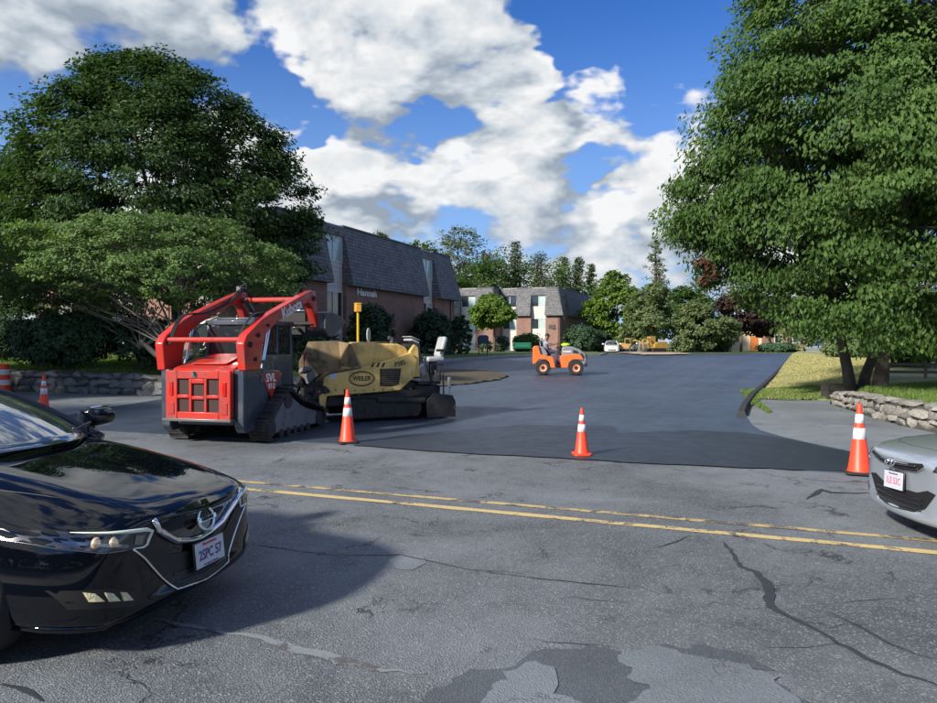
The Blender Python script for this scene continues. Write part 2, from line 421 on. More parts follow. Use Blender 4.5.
tag(sheet_mesh('verge', LOT_R[:6] + [G(757, 399), G(790, 400), (10.9, 21.3), (10.75, 20.2), (9.85, 16.4), (9.55, 14.95), (9.65, 14.1), (11.2, 13.3), (16.2, 11.45), S(90, 16.3), (90, 90), (38, 90), (38, 78)], .05, M_verge, 1.6, zf=zr, skirt=.1), kind='structure')
tag(sheet_mesh('far_lawn', [(15, 78.2), (38, 78.2), (38, 90), (90, 90), (90, 170), (-60, 170), (-60, 130.5), (16.5, 130.5)], .06, M_lawn, 6, skirt=.1), kind='structure')
tag(sheet_mesh('dirt_strip', ragged([G(648, 356), G(690, 355.2), (24, 84), (17, 84)], 1, .3, 4), .12, pbr('dirt', (.40, .31, .22), .95, var=.25, vscale=1.5), 2), kind='structure')
# near side of the street, behind the camera
tag(sheet_mesh('pavement.002', [S(-90, 1.35), S(-90, -.6), S(90, -.6), S(90, 1.35)], .13, M_path, 4, skirt=.2), kind='structure')
tag(sheet_mesh('near_lawn', [S(-90, -.62), S(-90, -40), S(90, -40), S(90, -.62)], .12, M_lawn, 8), kind='structure')
def strip(name, pts, w, h, mat, off=0., zf=None, kind='structure', inset=.03):
    """kerb-like bar following a line; top face narrower than the foot"""
    m = MB(); P = [Vector(p) for p in pts]; vs = []
    for i, p in enumerate(P):
        d = (P[min(i + 1, len(P) - 1)] - P[max(i - 1, 0)]).normalized(); n = Vector((-d.y, d.x))
        z = (zf or zg)(p.x, p.y)
        for o, hh in ((-w / 2, -.1), (-w / 2 + inset, h), (w / 2 - inset, h), (w / 2, -.1)):
            q = p + n * (o + off); vs.append((q.x, q.y, z + hh))
    fs = []
    for i in range(len(P) - 1):
        a = i * 4; b = a + 4
        fs += [(a, a + 1, b + 1, b), (a + 1, a + 2, b + 2, b + 1), (a + 2, a + 3, b + 3, b + 2)]
    fs += [(0, 3, 2, 1), (len(vs) - 4, len(vs) - 3, len(vs) - 2, len(vs) - 1)]
    m.add(vs, fs); o = m.build(name, mat, autos=30); return tag(o, kind=kind)
def densify(pts, step):
    out = []
    for a, b in zip(pts[:-1], pts[1:]):
        a = Vector(a); b = Vector(b); n = max(1, int((b - a).length / step)); out += [tuple(a.lerp(b, k / n)) for k in range(n)]
    return out + [tuple(pts[-1])]
strip('kerb', densify([G(798, 356.8)] + LOT_R[:7], .6), .34, .14, M_berm, off=-.12, inset=.10)
strip('kerb.001', densify(LAWN_EDGE[1:], 1.2), .18, .17, M_kerb)
strip('kerb.002', densify([S(-90, 1.43), S(90, 1.43)], 6), .15, .14, M_kerb)
tag(sheet_mesh('footpath', [(-3.2, 44), (-.7, 49.6), (4.6, 57.7), (11.0, 62.4), (10.2, 64), (3.4, 59.3), (-2.2, 50.5), (-4.6, 44.6)], .17, M_path, 1.2, zf=lambda x, y: zg(x, y), skirt=.1), kind='structure')
# raised islet of dirt and dead grass poking out into the lot
isl = [G(330, 382), G(400, 372), G(450, 370.5), G(485, 371.5), G(504, 374.5), G(508, 377), G(500, 380.5), G(470, 384.5), G(430, 388), G(330, 396)]
def zi(x, y):
    e = min(math.hypot(x - p[0], y - p[1]) for p in densify(isl + isl[:1], .8)); return zg(x, y) + .10 * sstep(e / 1.0)
tag(sheet_mesh('dirt_island', ragged(isl, .4, .035, 9), .05, pbr('mulch', (.072, .056, .036), .95, var=.5, vscale=6, bump=.8, bscale=14, dirt=(.09, .095, .04), dscale=1.3), .5, zf=zi, skirt=.08), kind='structure')

tag(sheet_mesh('asphalt_strip', ragged([G(352, 446.5), G(480, 455), G(600, 461.5), G(740, 469), G(848, 472.5), G(873, 459.5), G(845, 452), G(811, 444.8), G(785, 439), G(740, 433), G(690, 431), G(620, 434), (3.0, 14.6), (1.0, 14.9), G(450, 432), G(400, 436)], .3, .02, 12), .019, asphalt('wet_fresh_asphalt', (.020, .030, .044), .06, 0, .5, .18, .4), 2), kind='structure')
# ------------------------------------------------------------ marks on the street
def paintmat(name, col, worn):
    m, t, b = newmat(name); g = t.nodes.new('ShaderNodeNewGeometry').outputs['Position']
    a = noi(t, g, 3.2, 5, .7, .8); f2 = noi(t, g, 45, 3, .7)
    f = mapr(t, mth(t, 'ADD', mth(t, 'MULTIPLY', a, .7), mth(t, 'MULTIPLY', f2, .3)), worn, worn + .07, 0, 1)
    c = mix(t, f, tuple(x * .8 for x in col), (.085, .085, .088))
    c = mix(t, mapr(t, f2, .4, .8, 0, .35), c, (.12, .115, .10))
    t.links.new(c, b.inputs['Base Color']); b.inputs['Roughness'].default_value = .75
    bp = t.nodes.new('ShaderNodeBump'); bp.inputs['Strength'].default_value = .5; bp.inputs['Distance'].default_value = .006
    t.links.new(f2, bp.inputs['Height']); t.links.new(bp.outputs[0], b.inputs['Normal']); return m
M_yel = paintmat('yellow_road_paint', (.74, .56, .24), .525)
M_yelw = paintmat('worn_yellow_road_paint', (.64, .48, .21), .485)
def line_at(px0, py0, px1, py1, w, mat, name, seed):
    a = Vector(G(px0, py0)); b = Vector(G(px1, py1)); d = (b - a).normalized(); n = Vector((-d.y, d.x))
    a -= d * 30; b += d * 30
    rnd = random.Random(seed); L = (b - a).length; k = int(L / .35)
    l = []; r = []
    for i in range(k + 1):
        p = a + d * L * i / k; l.append(tuple(p + n * (w / 2 + rnd.uniform(-.008, .008)))); r.append(tuple(p - n * (w / 2 + rnd.uniform(-.008, .008))))
    m = MB(); vs = [(x, y, .005) for x, y in r] + [(x, y, .005) for x, y in l]; q = k + 1
    m.add(vs, [(i, i + 1, q + i + 1, q + i) for i in range(k)])
    tag(m.build(name, mat), kind='structure')
line_at(300, 494.5, 937, 553.5, .115, M_yel, 'road_marking', 1)
line_at(300, 487.0, 937, 541.5, .10, M_yelw, 'road_marking.001', 2)
def patch(name, pix, mat, off, seed, amp=.03, step=.045):
    tag(sheet_mesh(name, ragged([G(*p) for p in pix], step, amp, seed), off, mat, .5), kind='structure')
patch('asphalt_patch', [(425, 720), (440, 690), (480, 668), (540, 655), (600, 650), (640, 660), (690, 668), (745, 672), (800, 690), (830, 720)], M_patchd, .004, 3)
patch('asphalt_patch.001', [(640, 648), (700, 643), (757, 655), (770, 668), (735, 672), (680, 668), (645, 660)], M_patchd, .004, 5)
patch('asphalt_patch.002', [(612, 655), (655, 650), (700, 662), (745, 668), (775, 682), (800, 703), (790, 715), (640, 712), (655, 695), (625, 680)], M_patchl, .009, 6)
patch('asphalt_patch.003', [(500, 672), (530, 664), (556, 672), (548, 690), (575, 704), (560, 722), (500, 720), (492, 695)], M_patchl, .009, 8)
patch('asphalt_patch.004', [(388, 561), (405, 556), (424, 557), (428, 565), (410, 571), (392, 569)], M_patchl, .004, 11, .012, .05)
def crackline(name, pix, w, mat, seed, off=.006):
    P = [Vector(G(*p)) for p in pix]; rnd = random.Random(seed); pts = [Vector(p) for p in densify(P, .07)]
    l = []; r = []
    for i, p in enumerate(pts):
        d = (pts[min(i + 1, len(pts) - 1)] - pts[max(i - 1, 0)]).normalized(); n = Vector((-d.y, d.x))
        ww = w * (1 + .45 * math.sin(i * .31 + seed)) * rnd.uniform(.8, 1.2) * min(1, (len(pts) - i) / 6, (i + 1) / 4)
        p = p + n * rnd.uniform(-.25, .25) * w
        l.append(p + n * ww / 2); r.append(p - n * ww / 2)
    q = len(pts); m = MB(); m.add([(p.x, p.y, off) for p in r] + [(p.x, p.y, off) for p in l], [(i, i + 1, q + i + 1, q + i) for i in range(q - 1)])
    tag(m.build(name, mat), kind='structure')
crackline('crack_filler', [(724, 543), (735, 556), (740, 567), (757, 573), (766, 582), (771, 600), (773, 609), (800, 623), (840, 645), (870, 661), (905, 676), (945, 690)], .050, M_tar, 3)
crackline('crack_filler.001', [(653, 549), (670, 545), (690, 537)], .03, M_tar, 4)
crackline('crack_filler.002', [(808, 500), (822, 490), (832, 493), (860, 494), (885, 493)], .05, M_tar, 5)
crackline('crack_filler.003', [(828, 612), (860, 628), (890, 645), (915, 655), (945, 664)], .018, M_tar, 6)
crackline('crack_filler.004', [(0, 686), (20, 690), (40, 704)], .05, M_tar, 7)
crackline('crack_filler.005', [(250, 545), (330, 556), (400, 556), (470, 571), (540, 580), (640, 590)], .014, M_tar, 8)
rc = random.Random(44)
for q_, (sx0, sy0, ang, nseg) in enumerate(((741, 567, 2.7, 5), (766, 582, .4, 6), (773, 609, 2.9, 6), (800, 623, .2, 6), (840, 645, 2.6, 5), (470, 571, .5, 6), (330, 556, 2.9, 5), (600, 585, .6, 7), (520, 640, .1, 8), (700, 520, 3.0, 5), (560, 600, 1.2, 5), (900, 600, 2.8, 7))):
    px_, py_ = float(sx0), float(sy0); pl_ = [(px_, py_)]
    for _ in range(nseg):
        ang += rc.uniform(-.6, .6); px_ += math.cos(ang) * rc.uniform(8, 20); py_ += abs(math.sin(ang)) * rc.uniform(2, 8) * rc.choice((1, 1, -1)); pl_.append((px_, py_))
    crackline('hairline_crack', pl_, .008, M_tar, 60 + q_)
crackline('road_marking.002', [(150, 620), (190, 628), (230, 635), (262, 640), (300, 652), (340, 662), (385, 672), (425, 676)], .06, paintmat('faded_white_paint', (.26, .28, .30), .50), 9, .005)

# ------------------------------------------------------------ fieldstone walls
def stonemat(name, a, b_, moss):
    m, t, b = newmat(name); tcn = t.nodes.new('ShaderNodeTexCoord'); v = tcn.outputs['Object']
    oi = t.nodes.new('ShaderNodeObjectInfo').outputs['Random']
    c = mix(t, oi, a, b_)
    c = mix(t, mapr(t, noi(t, v, 7, 5, .7, .5), .38, .65, 0, .65), c, tuple(x * .42 for x in a))
    c = mix(t, mapr(t, noi(t, v, 3.3, 4, .7), .55, .7, 0, .7), c, moss)
    t.links.new(c, b.inputs['Base Color']); b.inputs['Roughness'].default_value = .9
    bp = t.nodes.new('ShaderNodeBump'); bp.inputs['Strength'].default_value = .9; bp.inputs['Distance'].default_value = .02
    t.links.new(noi(t, v, 18, 5, .7), bp.inputs['Height']); t.links.new(bp.outputs[0], b.inputs['Normal']); return m
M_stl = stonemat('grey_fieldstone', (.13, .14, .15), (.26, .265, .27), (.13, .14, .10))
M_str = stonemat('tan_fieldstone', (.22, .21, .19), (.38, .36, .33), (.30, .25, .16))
M_fill = pbr('wall_joint', (.06, .058, .05), .95, bump=.6, bscale=20)
def stone_variants(mat, n=14):
    out = []
    for s in range(n):
        rnd = random.Random(100 + s); bm = bmesh.new()
        for i in range(20):
            v = Vector((rnd.gauss(0, 1), rnd.gauss(0, 1), rnd.gauss(0, 1)))
            v.normalize(); k = 4.0
            q = (abs(v.x) ** k + abs(v.y) ** k + abs(v.z) ** k) ** (1 / k); v /= q
            bm.verts.new(v * .5 * rnd.uniform(.93, 1.03))
        r = bmesh.ops.convex_hull(bm, input=bm.verts)
        bmesh.ops.delete(bm, geom=[g for g in r['geom_interior'] if isinstance(g, bmesh.types.BMVert)], context='VERTS')
        me = bpy.data.meshes.new('stone'); bm.to_mesh(me); bm.free(); me.materials.append(mat)
        me.shade_smooth(); me.set_sharp_from_angle(angle=R(42)); out.append(me)
    return out
def stone_wall(label, path, hts, rows, thick, mat, seed, wlo, whi, group=None):
    rnd = random.Random(seed); base = path[0]
    root = empty('stone_wall', (base[0], base[1], zg(*base)), 0, label, 'stone wall', group); root['kind'] = 'thing'
    var = stone_variants(mat); P = [Vector(p) for p in path]; seg = [(b - a).length for a, b in zip(P[:-1], P[1:])]; L = sum(seg)
    def pt(s):
        for a, b, l in zip(P[:-1], P[1:], seg):
            if s <= l + 1e-6: d = (b - a).normalized(); return a + d * s, d
            s -= l
        d = (P[-1] - P[-2]).normalized(); return P[-1], d
    H = lambda s: float(np.interp(s / L, [h[0] for h in hts], [h[1] for h in hts]))
    # joint filling behind the faces
    m = MB(); vs = []; k = int(L / .6)
    for i in range(k + 1):
        s = L * i / k; p, d = pt(s); n = Vector((-d.y, d.x)); z0 = zg(p.x, p.y)
        for o in (-thick / 2 + .10, thick / 2 - .06):
            q = p + n * (o + thick / 2)
            vs += [(q.x - base[0], q.y - base[1], -.1), (q.x - base[0], q.y - base[1], H(s) - .09)]
    fs = []
    for i in range(k):
        a = i * 4; b = a + 4
        fs += [(a, b, b + 1, a + 1), (a + 1, b + 1, b + 3, a + 3), (a + 2, a + 3, b + 3, b + 2)]
    m.add(vs, fs); m.build('joint_filling', M_fill, root)
    cnt = 0
    for r in range(rows):
        s = -rnd.uniform(0, .2)
        while s < L:
            w = rnd.uniform(wlo, whi); 
            if r == rows - 1: w *= 1.15
            c = min(max(s + w / 2, .02), L); p, d = pt(c); n = Vector((-d.y, d.x)); h = H(c); rh = h / rows
            z = rh * (r + .5) + rnd.uniform(-.03, .03); hh = rh * rnd.uniform(1.2, 1.55)
            if r == rows - 1: z = h - rh * .42 + rnd.uniform(-.02, .02); hh = rh * rnd.uniform(.8, 1.0)
            dep = thick * (.95 if r == rows - 1 else rnd.uniform(.55, .8))
            q = p + n * (dep / 2 + rnd.uniform(-.035, .05))
            o = bpy.data.objects.new('stone', rnd.choice(var)); C.objects.link(o); o.parent = root
            o.location = (q.x - base[0], q.y - base[1], z + zg(q.x, q.y) - zg(*base))
            o.scale = (w * rnd.uniform(1.08, 1.25), dep, hh)
            o.rotation_euler = (rnd.uniform(-.1, .1) + rnd.choice((0, math.pi)), rnd.uniform(-.14, .14) + rnd.choice((0, math.pi)), math.atan2(d.y, d.x) + rnd.uniform(-.12, .12))
            cnt += 1; s += w * rnd.uniform(.84, .96)
    return root
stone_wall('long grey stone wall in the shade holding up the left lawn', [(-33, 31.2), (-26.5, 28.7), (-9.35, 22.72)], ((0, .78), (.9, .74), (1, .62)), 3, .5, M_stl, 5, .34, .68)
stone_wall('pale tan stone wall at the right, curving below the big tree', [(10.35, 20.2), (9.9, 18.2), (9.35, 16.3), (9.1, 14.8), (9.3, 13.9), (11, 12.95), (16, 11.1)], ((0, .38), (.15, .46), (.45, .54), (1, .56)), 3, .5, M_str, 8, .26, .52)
# ------------------------------------------------------------ apartment buildings
def brickmat(name, a, b_, mortar):
    m, t, b = newmat(name); tcn = t.nodes.new('ShaderNodeTexCoord'); v = tcn.outputs['Object']
    s = t.nodes.new('ShaderNodeSeparateXYZ'); t.links.new(v, s.inputs[0])
    cmb = t.nodes.new('ShaderNodeCombineXYZ'); t.links.new(mth(t, 'ADD', s.outputs[0], s.outputs[1]), cmb.inputs[0]); t.links.new(s.outputs[2], cmb.inputs[1])
    br = t.nodes.new('ShaderNodeTexBrick'); t.links.new(cmb.outputs[0], br.inputs['Vector'])
    br.inputs['Scale'].default_value = 1; br.inputs['Brick Width'].default_value = .21; br.inputs['Row Height'].default_value = .075; br.inputs['Mortar Size'].default_value = .008
    br.inputs['Color1'].default_value = (*a, 1); br.inputs['Color2'].default_value = (*b_, 1); br.inputs['Mortar'].default_value = (*mortar, 1)
    c = mix(t, mapr(t, noi(t, v, .9, 5, .6), .35, .7, 0, .35), br.outputs[0], tuple(x * .55 for x in a))
    t.links.new(c, b.inputs['Base Color']); b.inputs['Roughness'].default_value = .9
    bp = t.nodes.new('ShaderNodeBump'); bp.inputs['Strength'].default_value = .5; bp.inputs['Distance'].default_value = .01; bp.invert = True
    t.links.new(br.outputs[1], bp.inputs['Height']); t.links.new(bp.outputs[0], b.inputs['Normal']); return m
M_brick = brickmat('brown_brick', (.25, .12, .09), (.32, .17, .13), (.20, .18, .165))
def coursemat(name, a, b_, row, wid):
    m, t, b = newmat(name); tcn = t.nodes.new('ShaderNodeTexCoord'); v = tcn.outputs['Object']
    s = t.nodes.new('ShaderNodeSeparateXYZ'); t.links.new(v, s.inputs[0])
    cmb = t.nodes.new('ShaderNodeCombineXYZ'); t.links.new(mth(t, 'ADD', s.outputs[0], s.outputs[1]), cmb.inputs[0]); t.links.new(s.outputs[2], cmb.inputs[1])
    br = t.nodes.new('ShaderNodeTexBrick'); t.links.new(cmb.outputs[0], br.inputs['Vector'])
    br.inputs['Scale'].default_value = 1; br.inputs['Brick Width'].default_value = wid; br.inputs['Row Height'].default_value = row; br.inputs['Mortar Size'].default_value = .018
    br.inputs['Color1'].default_value = (*a, 1); br.inputs['Color2'].default_value = (*b_, 1); br.inputs['Mortar'].default_value = (*[x * .45 for x in a], 1)
    c = mix(t, mapr(t, noi(t, v, .5, 6, .65, .4), .35, .7, 0, .30), br.outputs[0], tuple(x * .6 for x in a))
    t.links.new(c, b.inputs['Base Color']); b.inputs['Roughness'].default_value = .85
    bp = t.nodes.new('ShaderNodeBump'); bp.inputs['Strength'].default_value = .6; bp.inputs['Distance'].default_value = .03; bp.invert = True
    t.links.new(br.outputs[1], bp.inputs['Height']); t.links.new(bp.outputs[0], b.inputs['Normal']); return m
M_shin = coursemat('grey_shingle', (.120, .122, .135), (.215, .208, .208), .22, .32)
M_side = pbr('pale_siding', (.52, .50, .46), .7, var=.06, vscale=3)
M_trim = pbr('dark_trim', (.05, .048, .05), .6)
M_frame = pbr('window_frame', (.60, .60, .58), .5)
M_glass = pbr('dark_pane', (.03, .04, .045), .05, spec=.9)
M_curt = pbr('curtained_pane', (.40, .50, .48), .18, coat=.4, var=.35, vscale=1.2)
M_roofflat = pbr('flat_roof', (.15, .15, .15), .9)
def building(name, label, root_xy, z0, rz, sections, signs=()):
    root = empty(name, (root_xy[0], root_xy[1], 0), rz, label, 'apartment building')
    ZE, ZT = 5.45, 9.0
    def face(o, d, n, L, bays, c0, c1):
        """o corner, d along, n outward (local 2D); bays: (centre, width, low window, top window)"""
        o = Vector(o); d = Vector(d); n = Vector(n)
        def W(u, w, z): q = o + d * u + n * w; return (q.x, q.y, z)
        flip = (d.x * n.y - d.y * n.x) > 0        # d x n up -> u,z outward orientation
        def slab(name_, quad_out, w0, mat, w1=None):
            m = MB(); a = [W(u, w0 if w1 is None else w, z) for (u, w, z) in quad_out]
            return m, a
        cuts = [0.] + sum([[b[0] - b[1] / 2, b[0] + b[1] / 2] for b in bays], []) + [L]
        # brick piers and mansard runs between the bays
        for i in range(0, len(cuts), 2):
            u0, u1 = cuts[i], cuts[i + 1]
            if u1 - u0 < .05: continue
            if True:
                m = MB(); vs = [W(u, w, z) for z in (-.2, ZE) for (u, w) in ((u0, 0), (u1, 0), (u1, -.30), (u0, -.30))]
                m.add(vs, ((0, 1, 5, 4), (1, 2, 6, 5), (2, 3, 7, 6), (3, 0, 4, 7), (4, 5, 6, 7)))
                x = m.build('wall', M_brick, root); fixn(x)
            e0 = .5 if (i == 0 and c0) else 0; e1 = .5 if (i == len(cuts) - 2 and c1) else 0
            t0 = .28 if e0 else 0; t1 = .28 if e1 else 0
            m = MB()
            vs = [W(u0 - e0, .5, ZE - .12), W(u1 + e1, .5, ZE - .12), W(u1 + e1, .5, ZE + .06), W(u0 - e0, .5, ZE + .06), W(u0 + t0, -.28, ZT), W(u1 - t1, -.28, ZT),
                  W(u0 + t0, -.55, ZT), W(u1 - t1, -.55, ZT), W(u0 - e0 * 0, -.32, ZE - .12), W(u1 + e1 * 0, -.32, ZE - .12)]
            m.add(vs, ((0, 1, 2, 3), (3, 2, 5, 4), (4, 5, 7, 6), (6, 7, 9, 8), (0, 8, 9, 1), (0, 3, 4, 6, 8), (1, 9, 7, 5, 2)))
            x = m.build('mansard_roof', M_shin, root); fixn(x)
            m = MB(); ta, tb = u0 + t0 - (.05 if e0 else 0), u1 - t1 + (.05 if e1 else 0)
            vs = [W(u, w, z) for z in (ZT, ZT + .13) for (u, w) in ((ta, -.22), (tb, -.22), (tb, -.60), (ta, -.60))]
            m.add(vs, ((0, 1, 5, 4), (1, 2, 6, 5), (2, 3, 7, 6), (3, 0, 4, 7), (4, 5, 6, 7), (0, 3, 2, 1))); fixn(m.build('roof_edge', M_trim, root))
        for (c, w, lows, tops) in bays:
            u0, u1 = c - w / 2, c + w / 2
            # siding boards of the bay: the strips above, between and under the windows
            zs = [-.2, lows[0], lows[1], tops[0], tops[1], ZT + .05]
            bz = [(zs[0], zs[1]), (zs[2], zs[3]), (zs[4], zs[5])]
            for (a, b) in bz:
                k = max(1, int(round((b - a) / .28))) if w > 1 else 1
                m = MB()
                for j in range(k):
                    za, zb = a + (b - a) * j / k, a + (b - a) * (j + 1) / k
                    vs = [W(u, ww, z) for (z, ww) in ((za, -.275), (zb, -.30)) for u in (u0, u1)]
                    m.add(vs, ((0, 1, 3, 2),)); 
                    if j: m.add([W(u0, -.30, za), W(u1, -.30, za), W(u0, -.275, za), W(u1, -.275, za)], ((0, 1, 3, 2),))
                x = m.build('siding', M_side, root); fixn(x, open_=n)
            za_ = tops[1] + .03; wz = lambda z: .5 - .78 * (z - ZE - .06) / (ZT - ZE - .06)
            m = MB(); vs = [W(u0, wz(za_), za_), W(u1, wz(za_), za_), W(u1, -.28, ZT), W(u0, -.28, ZT), W(u0, -.40, za_), W(u1, -.40, za_), W(u1, -.55, ZT), W(u0, -.55, ZT)]
            m.add(vs, ((0, 1, 2, 3), (0, 4, 5, 1), (3, 2, 6, 7))); fixn(m.build('mansard_roof', M_shin, root))
            for (a, b), gl in ((lows, 0), (tops, 1)):
                fr = MB()
                for (ua, ub, za, zb) in ((u0, u0 + .07, a, b), (u1 - .07, u1, a, b), (u0 + .07, u1 - .07, a, a + .07), (u0 + .07, u1 - .07, b - .07, b), (c - .035, c + .035, a + .07, b - .07)):
                    vs = [W(u, ww, z) for z in (za, zb) for (u, ww) in ((ua, -.26), (ub, -.26), (ub, -.34), (ua, -.34))]
                    fr.add(vs, ((0, 1, 5, 4), (1, 2, 6, 5), (2, 3, 7, 6), (3, 0, 4, 7), (4, 5, 6, 7), (0, 3, 2, 1)))
                f = fr.build('window', M_frame, root); fixn(f)
                for k2, (ua, ub) in enumerate(((u0 + .07, c - .035), (c + .035, u1 - .07))):
                    m = MB(); za, zb = a + .07, b - .07
                    vs = [W(u, ww, z) for z in (za, zb) for (u, ww) in ((ua, -.305), (ub, -.305), (ub, -.325), (ua, -.325))]
                    m.add(vs, ((0, 1, 5, 4), (1, 2, 6, 5), (2, 3, 7, 6), (3, 0, 4, 7), (4, 5, 6, 7), (0, 3, 2, 1)))
                    mat = M_curt if (rb.random() < (.8 if k2 else .2)) else M_glass
                    fixn(m.build('pane', mat, f))
    rb = random.Random(len(label))
    for s in sections:
        for fc in s['faces']: face(*fc)
        m = MB(); m.prism(s['roof'], 8.85, 8.98, 'z'); m.build('roof', M_roofflat, root)
    return root
def fixn(o, open_=None):
    bm = bmesh.new(); bm.from_mesh(o.data)
    if open_ is None: bmesh.ops.recalc_face_normals(bm, faces=bm.faces)
    else:
        n = Vector((open_[0], open_[1], 0))
        for f in bm.faces:
            f.normal_update()
            if f.normal.dot(n) < -.1: f.normal_flip()
    bm.to_mesh(o.data); bm.free()
RZ = math.atan2(.93, .37)
LW, TW = (3.55, 5.1), (6.55, 8.15)
B1 = building('apartment_building', 'dark brick apartment building with slate grey mansard roof and raised name lettering', (-10.2, 38), 0, RZ, [
    {'faces': [((0, 0), (1, 0), (0, -1), 24.3, [(5.8, 2.15, (3.2, 4.95), (6.75, 8.35)), (19.3, 2.15, (3.2, 4.95), (6.75, 8.35))], 1, 1),
               ((0, 18.5), (0, -1), (-1, 0), 18.5, [(2.6, 2.1, (1.7, 2.9), (6.3, 7.9)), (7.0, 2.1, (1.7, 2.9), (6.3, 7.9)), (13.5, 2.1, (1.7, 2.9), (6.3, 7.9))], 1, 1),
               ((24.3, 0), (0, 1), (1, 0), 18.5, [], 1, 1), ((24.3, 18.5), (-1, 0), (0, 1), 24.3, [], 1, 1)],
     'roof': [(.4, .4), (23.9, .4), (23.9, 18.1), (.4, 18.1)]}])
def text_part(parent, body, size, depth, loc, rot, mat, name='lettering', bold=.0, sx=1., font=None, align='CENTER'):
    cu = bpy.data.curves.new(name, 'FONT'); cu.body = body; cu.size = size; cu.extrude = depth; cu.align_x = align; cu.align_y = 'CENTER'; cu.offset = bold; cu.resolution_u = 3
    o = bpy.data.objects.new(name, cu); C.objects.link(o); o.parent = parent; o.location = loc; o.rotation_euler = rot; o.scale = (sx, 1, 1)
    cu.materials.append(mat)
    bpy.context.view_layer.update(); me = bpy.data.meshes.new_from_object(o.evaluated_get(bpy.context.evaluated_depsgraph_get())); me.name = name
    n_ = bpy.data.objects.new(name + '_', me); C.objects.link(n_); n_.parent = parent; n_.location = loc; n_.rotation_euler = rot; n_.scale = (sx, 1, 1)
    bpy.data.objects.remove(o); bpy.data.curves.remove(cu); n_.name = name; return n_
M_letter = pbr('white_letter', (.75, .75, .74), .5)
text_part(B1, 'Hannah', .62, .03, (9.4, -.03, 5.02), (R(90), 0, 0), M_letter, bold=.018, sx=1.35)
# door with a small window notice on the camera-side wall, downpipe, dryer vent on the roof
m = MB(); m.box((-.02, 13.6, 1.6), (.10, 1.15, 2.4)); d_ = m.build('door', pbr('door_dark', (.025, .04, .045), .35), B1)
m = MB(); m.box((-.09, 13.35, 1.95), (.03, .30, .34)); m.build('notice', pbr('paper_white', (.75, .8, .82), .6), d_)
m = MB(); m.tube([(23.4, -.06, 0), (23.4, -.06, 5.3)], .05, 8); m.build('downpipe', M_trim, B1)
m = MB(); m.lathe([(.0, 0), (.22, 0), (.22, .35), (.34, .38), (.34, .55), (0, .62)], 12, (15.5, 2.5, 9.0)); m.build('roof_vent', M_kerb, B1)
B2 = building('apartment_building', 'sunlit brick apartment building with brown mansard roof behind the orange roller', (11.9, 92), .6, RZ, [
    {'faces': [((0, 8.2), (0, -1), (-1, 0), 8.2, [(1.25, 2.0, (3.55, 5.0), (6.5, 8.0)), (5.25, 2.0, (3.55, 5.0), (6.5, 8.0))], 0, 1),
               ((0, 0), (1, 0), (0, -1), 25, [(2.6, 1.9, (3.2, 4.95), (6.6, 8.2)), (19.5, 1.9, (3.2, 4.95), (6.6, 8.2))], 1, 1),
               ((25, 0), (0, 1), (1, 0), 17, [], 1, 1)],
     'roof': [(.4, .4), (24.6, .4), (24.6, 16.6), (.4, 16.6)]},
    {'faces': [((-2.2, 17.4), (0, -1), (-1, 0), 9.2, [(5.4, 2.1, (3.55, 5.0), (6.5, 8.0))], 1, 1),
               ((-2.2, 8.2), (1, 0), (0, -1), 2.4, [], 1, 0)],
     'roof': [(-1.8, 8.6), (.6, 8.6), (.6, 17), (-1.8, 17)]}])
m = MB(); m.box((-.06, 1.1, 3.9), (.10, .8, .45)); m.box((-.08, .85, 3.7), (.10, .4, .3)); m.build('wall_lamp', M_trim, B2)
m = MB(); m.lathe([(.0, 0), (.3, 0), (.3, .4), (.42, .42), (.4, .6), (0, .75)], 12, (.8, 15, 9.0)); m.build('roof_vent', M_frame, B2)
# ------------------------------------------------------------ vegetation
def leafmat(name, dark, light, trans=.35, rough=.6, spec=.18):
    m, t, b = newmat(name)
    a = t.nodes.new('ShaderNodeAttribute'); a.attribute_name = 'tint'
    c = mix(t, a.outputs['Fac'], dark, light)
    t.links.new(c, b.inputs['Base Color']); b.inputs['Roughness'].default_value = rough; b.inputs['Specular IOR Level'].default_value = spec
    tr = t.nodes.new('ShaderNodeBsdfTranslucent'); t.links.new(mix(t, 1.0, c, (1.3, 1.5, .5), 'MULTIPLY'), tr.inputs[0])
    ms = t.nodes.new('ShaderNodeMixShader'); ms.inputs[0].default_value = trans
    t.links.new(b.outputs[0], ms.inputs[1]); t.links.new(tr.outputs[0], ms.inputs[2])
    t.links.new(ms.outputs[0], t.nodes['Material Output'].inputs[0]); return m
M_maple = leafmat('maple_leaf', (.030, .072, .020), (.120, .200, .052))
M_oak = leafmat('dark_maple_leaf', (.022, .054, .022), (.085, .140, .048), .28)
M_low = leafmat('dogwood_leaf', (.072, .135, .048), (.20, .29, .105), .3)
M_bright = leafmat('bright_leaf', (.085, .15, .025), (.17, .26, .05))
M_pale = leafmat('pale_leaf', (.10, .145, .06), (.19, .24, .11))
M_pine = leafmat('pine_needle', (.050, .078, .036), (.13, .16, .075), .12)
M_pinel = leafmat('pale_pine_needle', (.085, .115, .055), (.17, .19, .10), .15)
M_yew = leafmat('yew_leaf', (.026, .062, .034), (.072, .125, .060), .1)
M_purple = leafmat('purple_leaf', (.040, .022, .022), (.090, .055, .045), .2)
M_dead = leafmat('withered_leaf', (.07, .035, .02), (.15, .085, .05), .2)
M_bark = pbr('bark', (.085, .068, .055), .95, var=.4, vscale=6, bump=1, bscale=16, dirt=(.16, .15, .13), dscale=2.5)
M_barkg = pbr('grey_bark', (.20, .18, .155), .95, var=.35, vscale=7, bump=1, bscale=18)
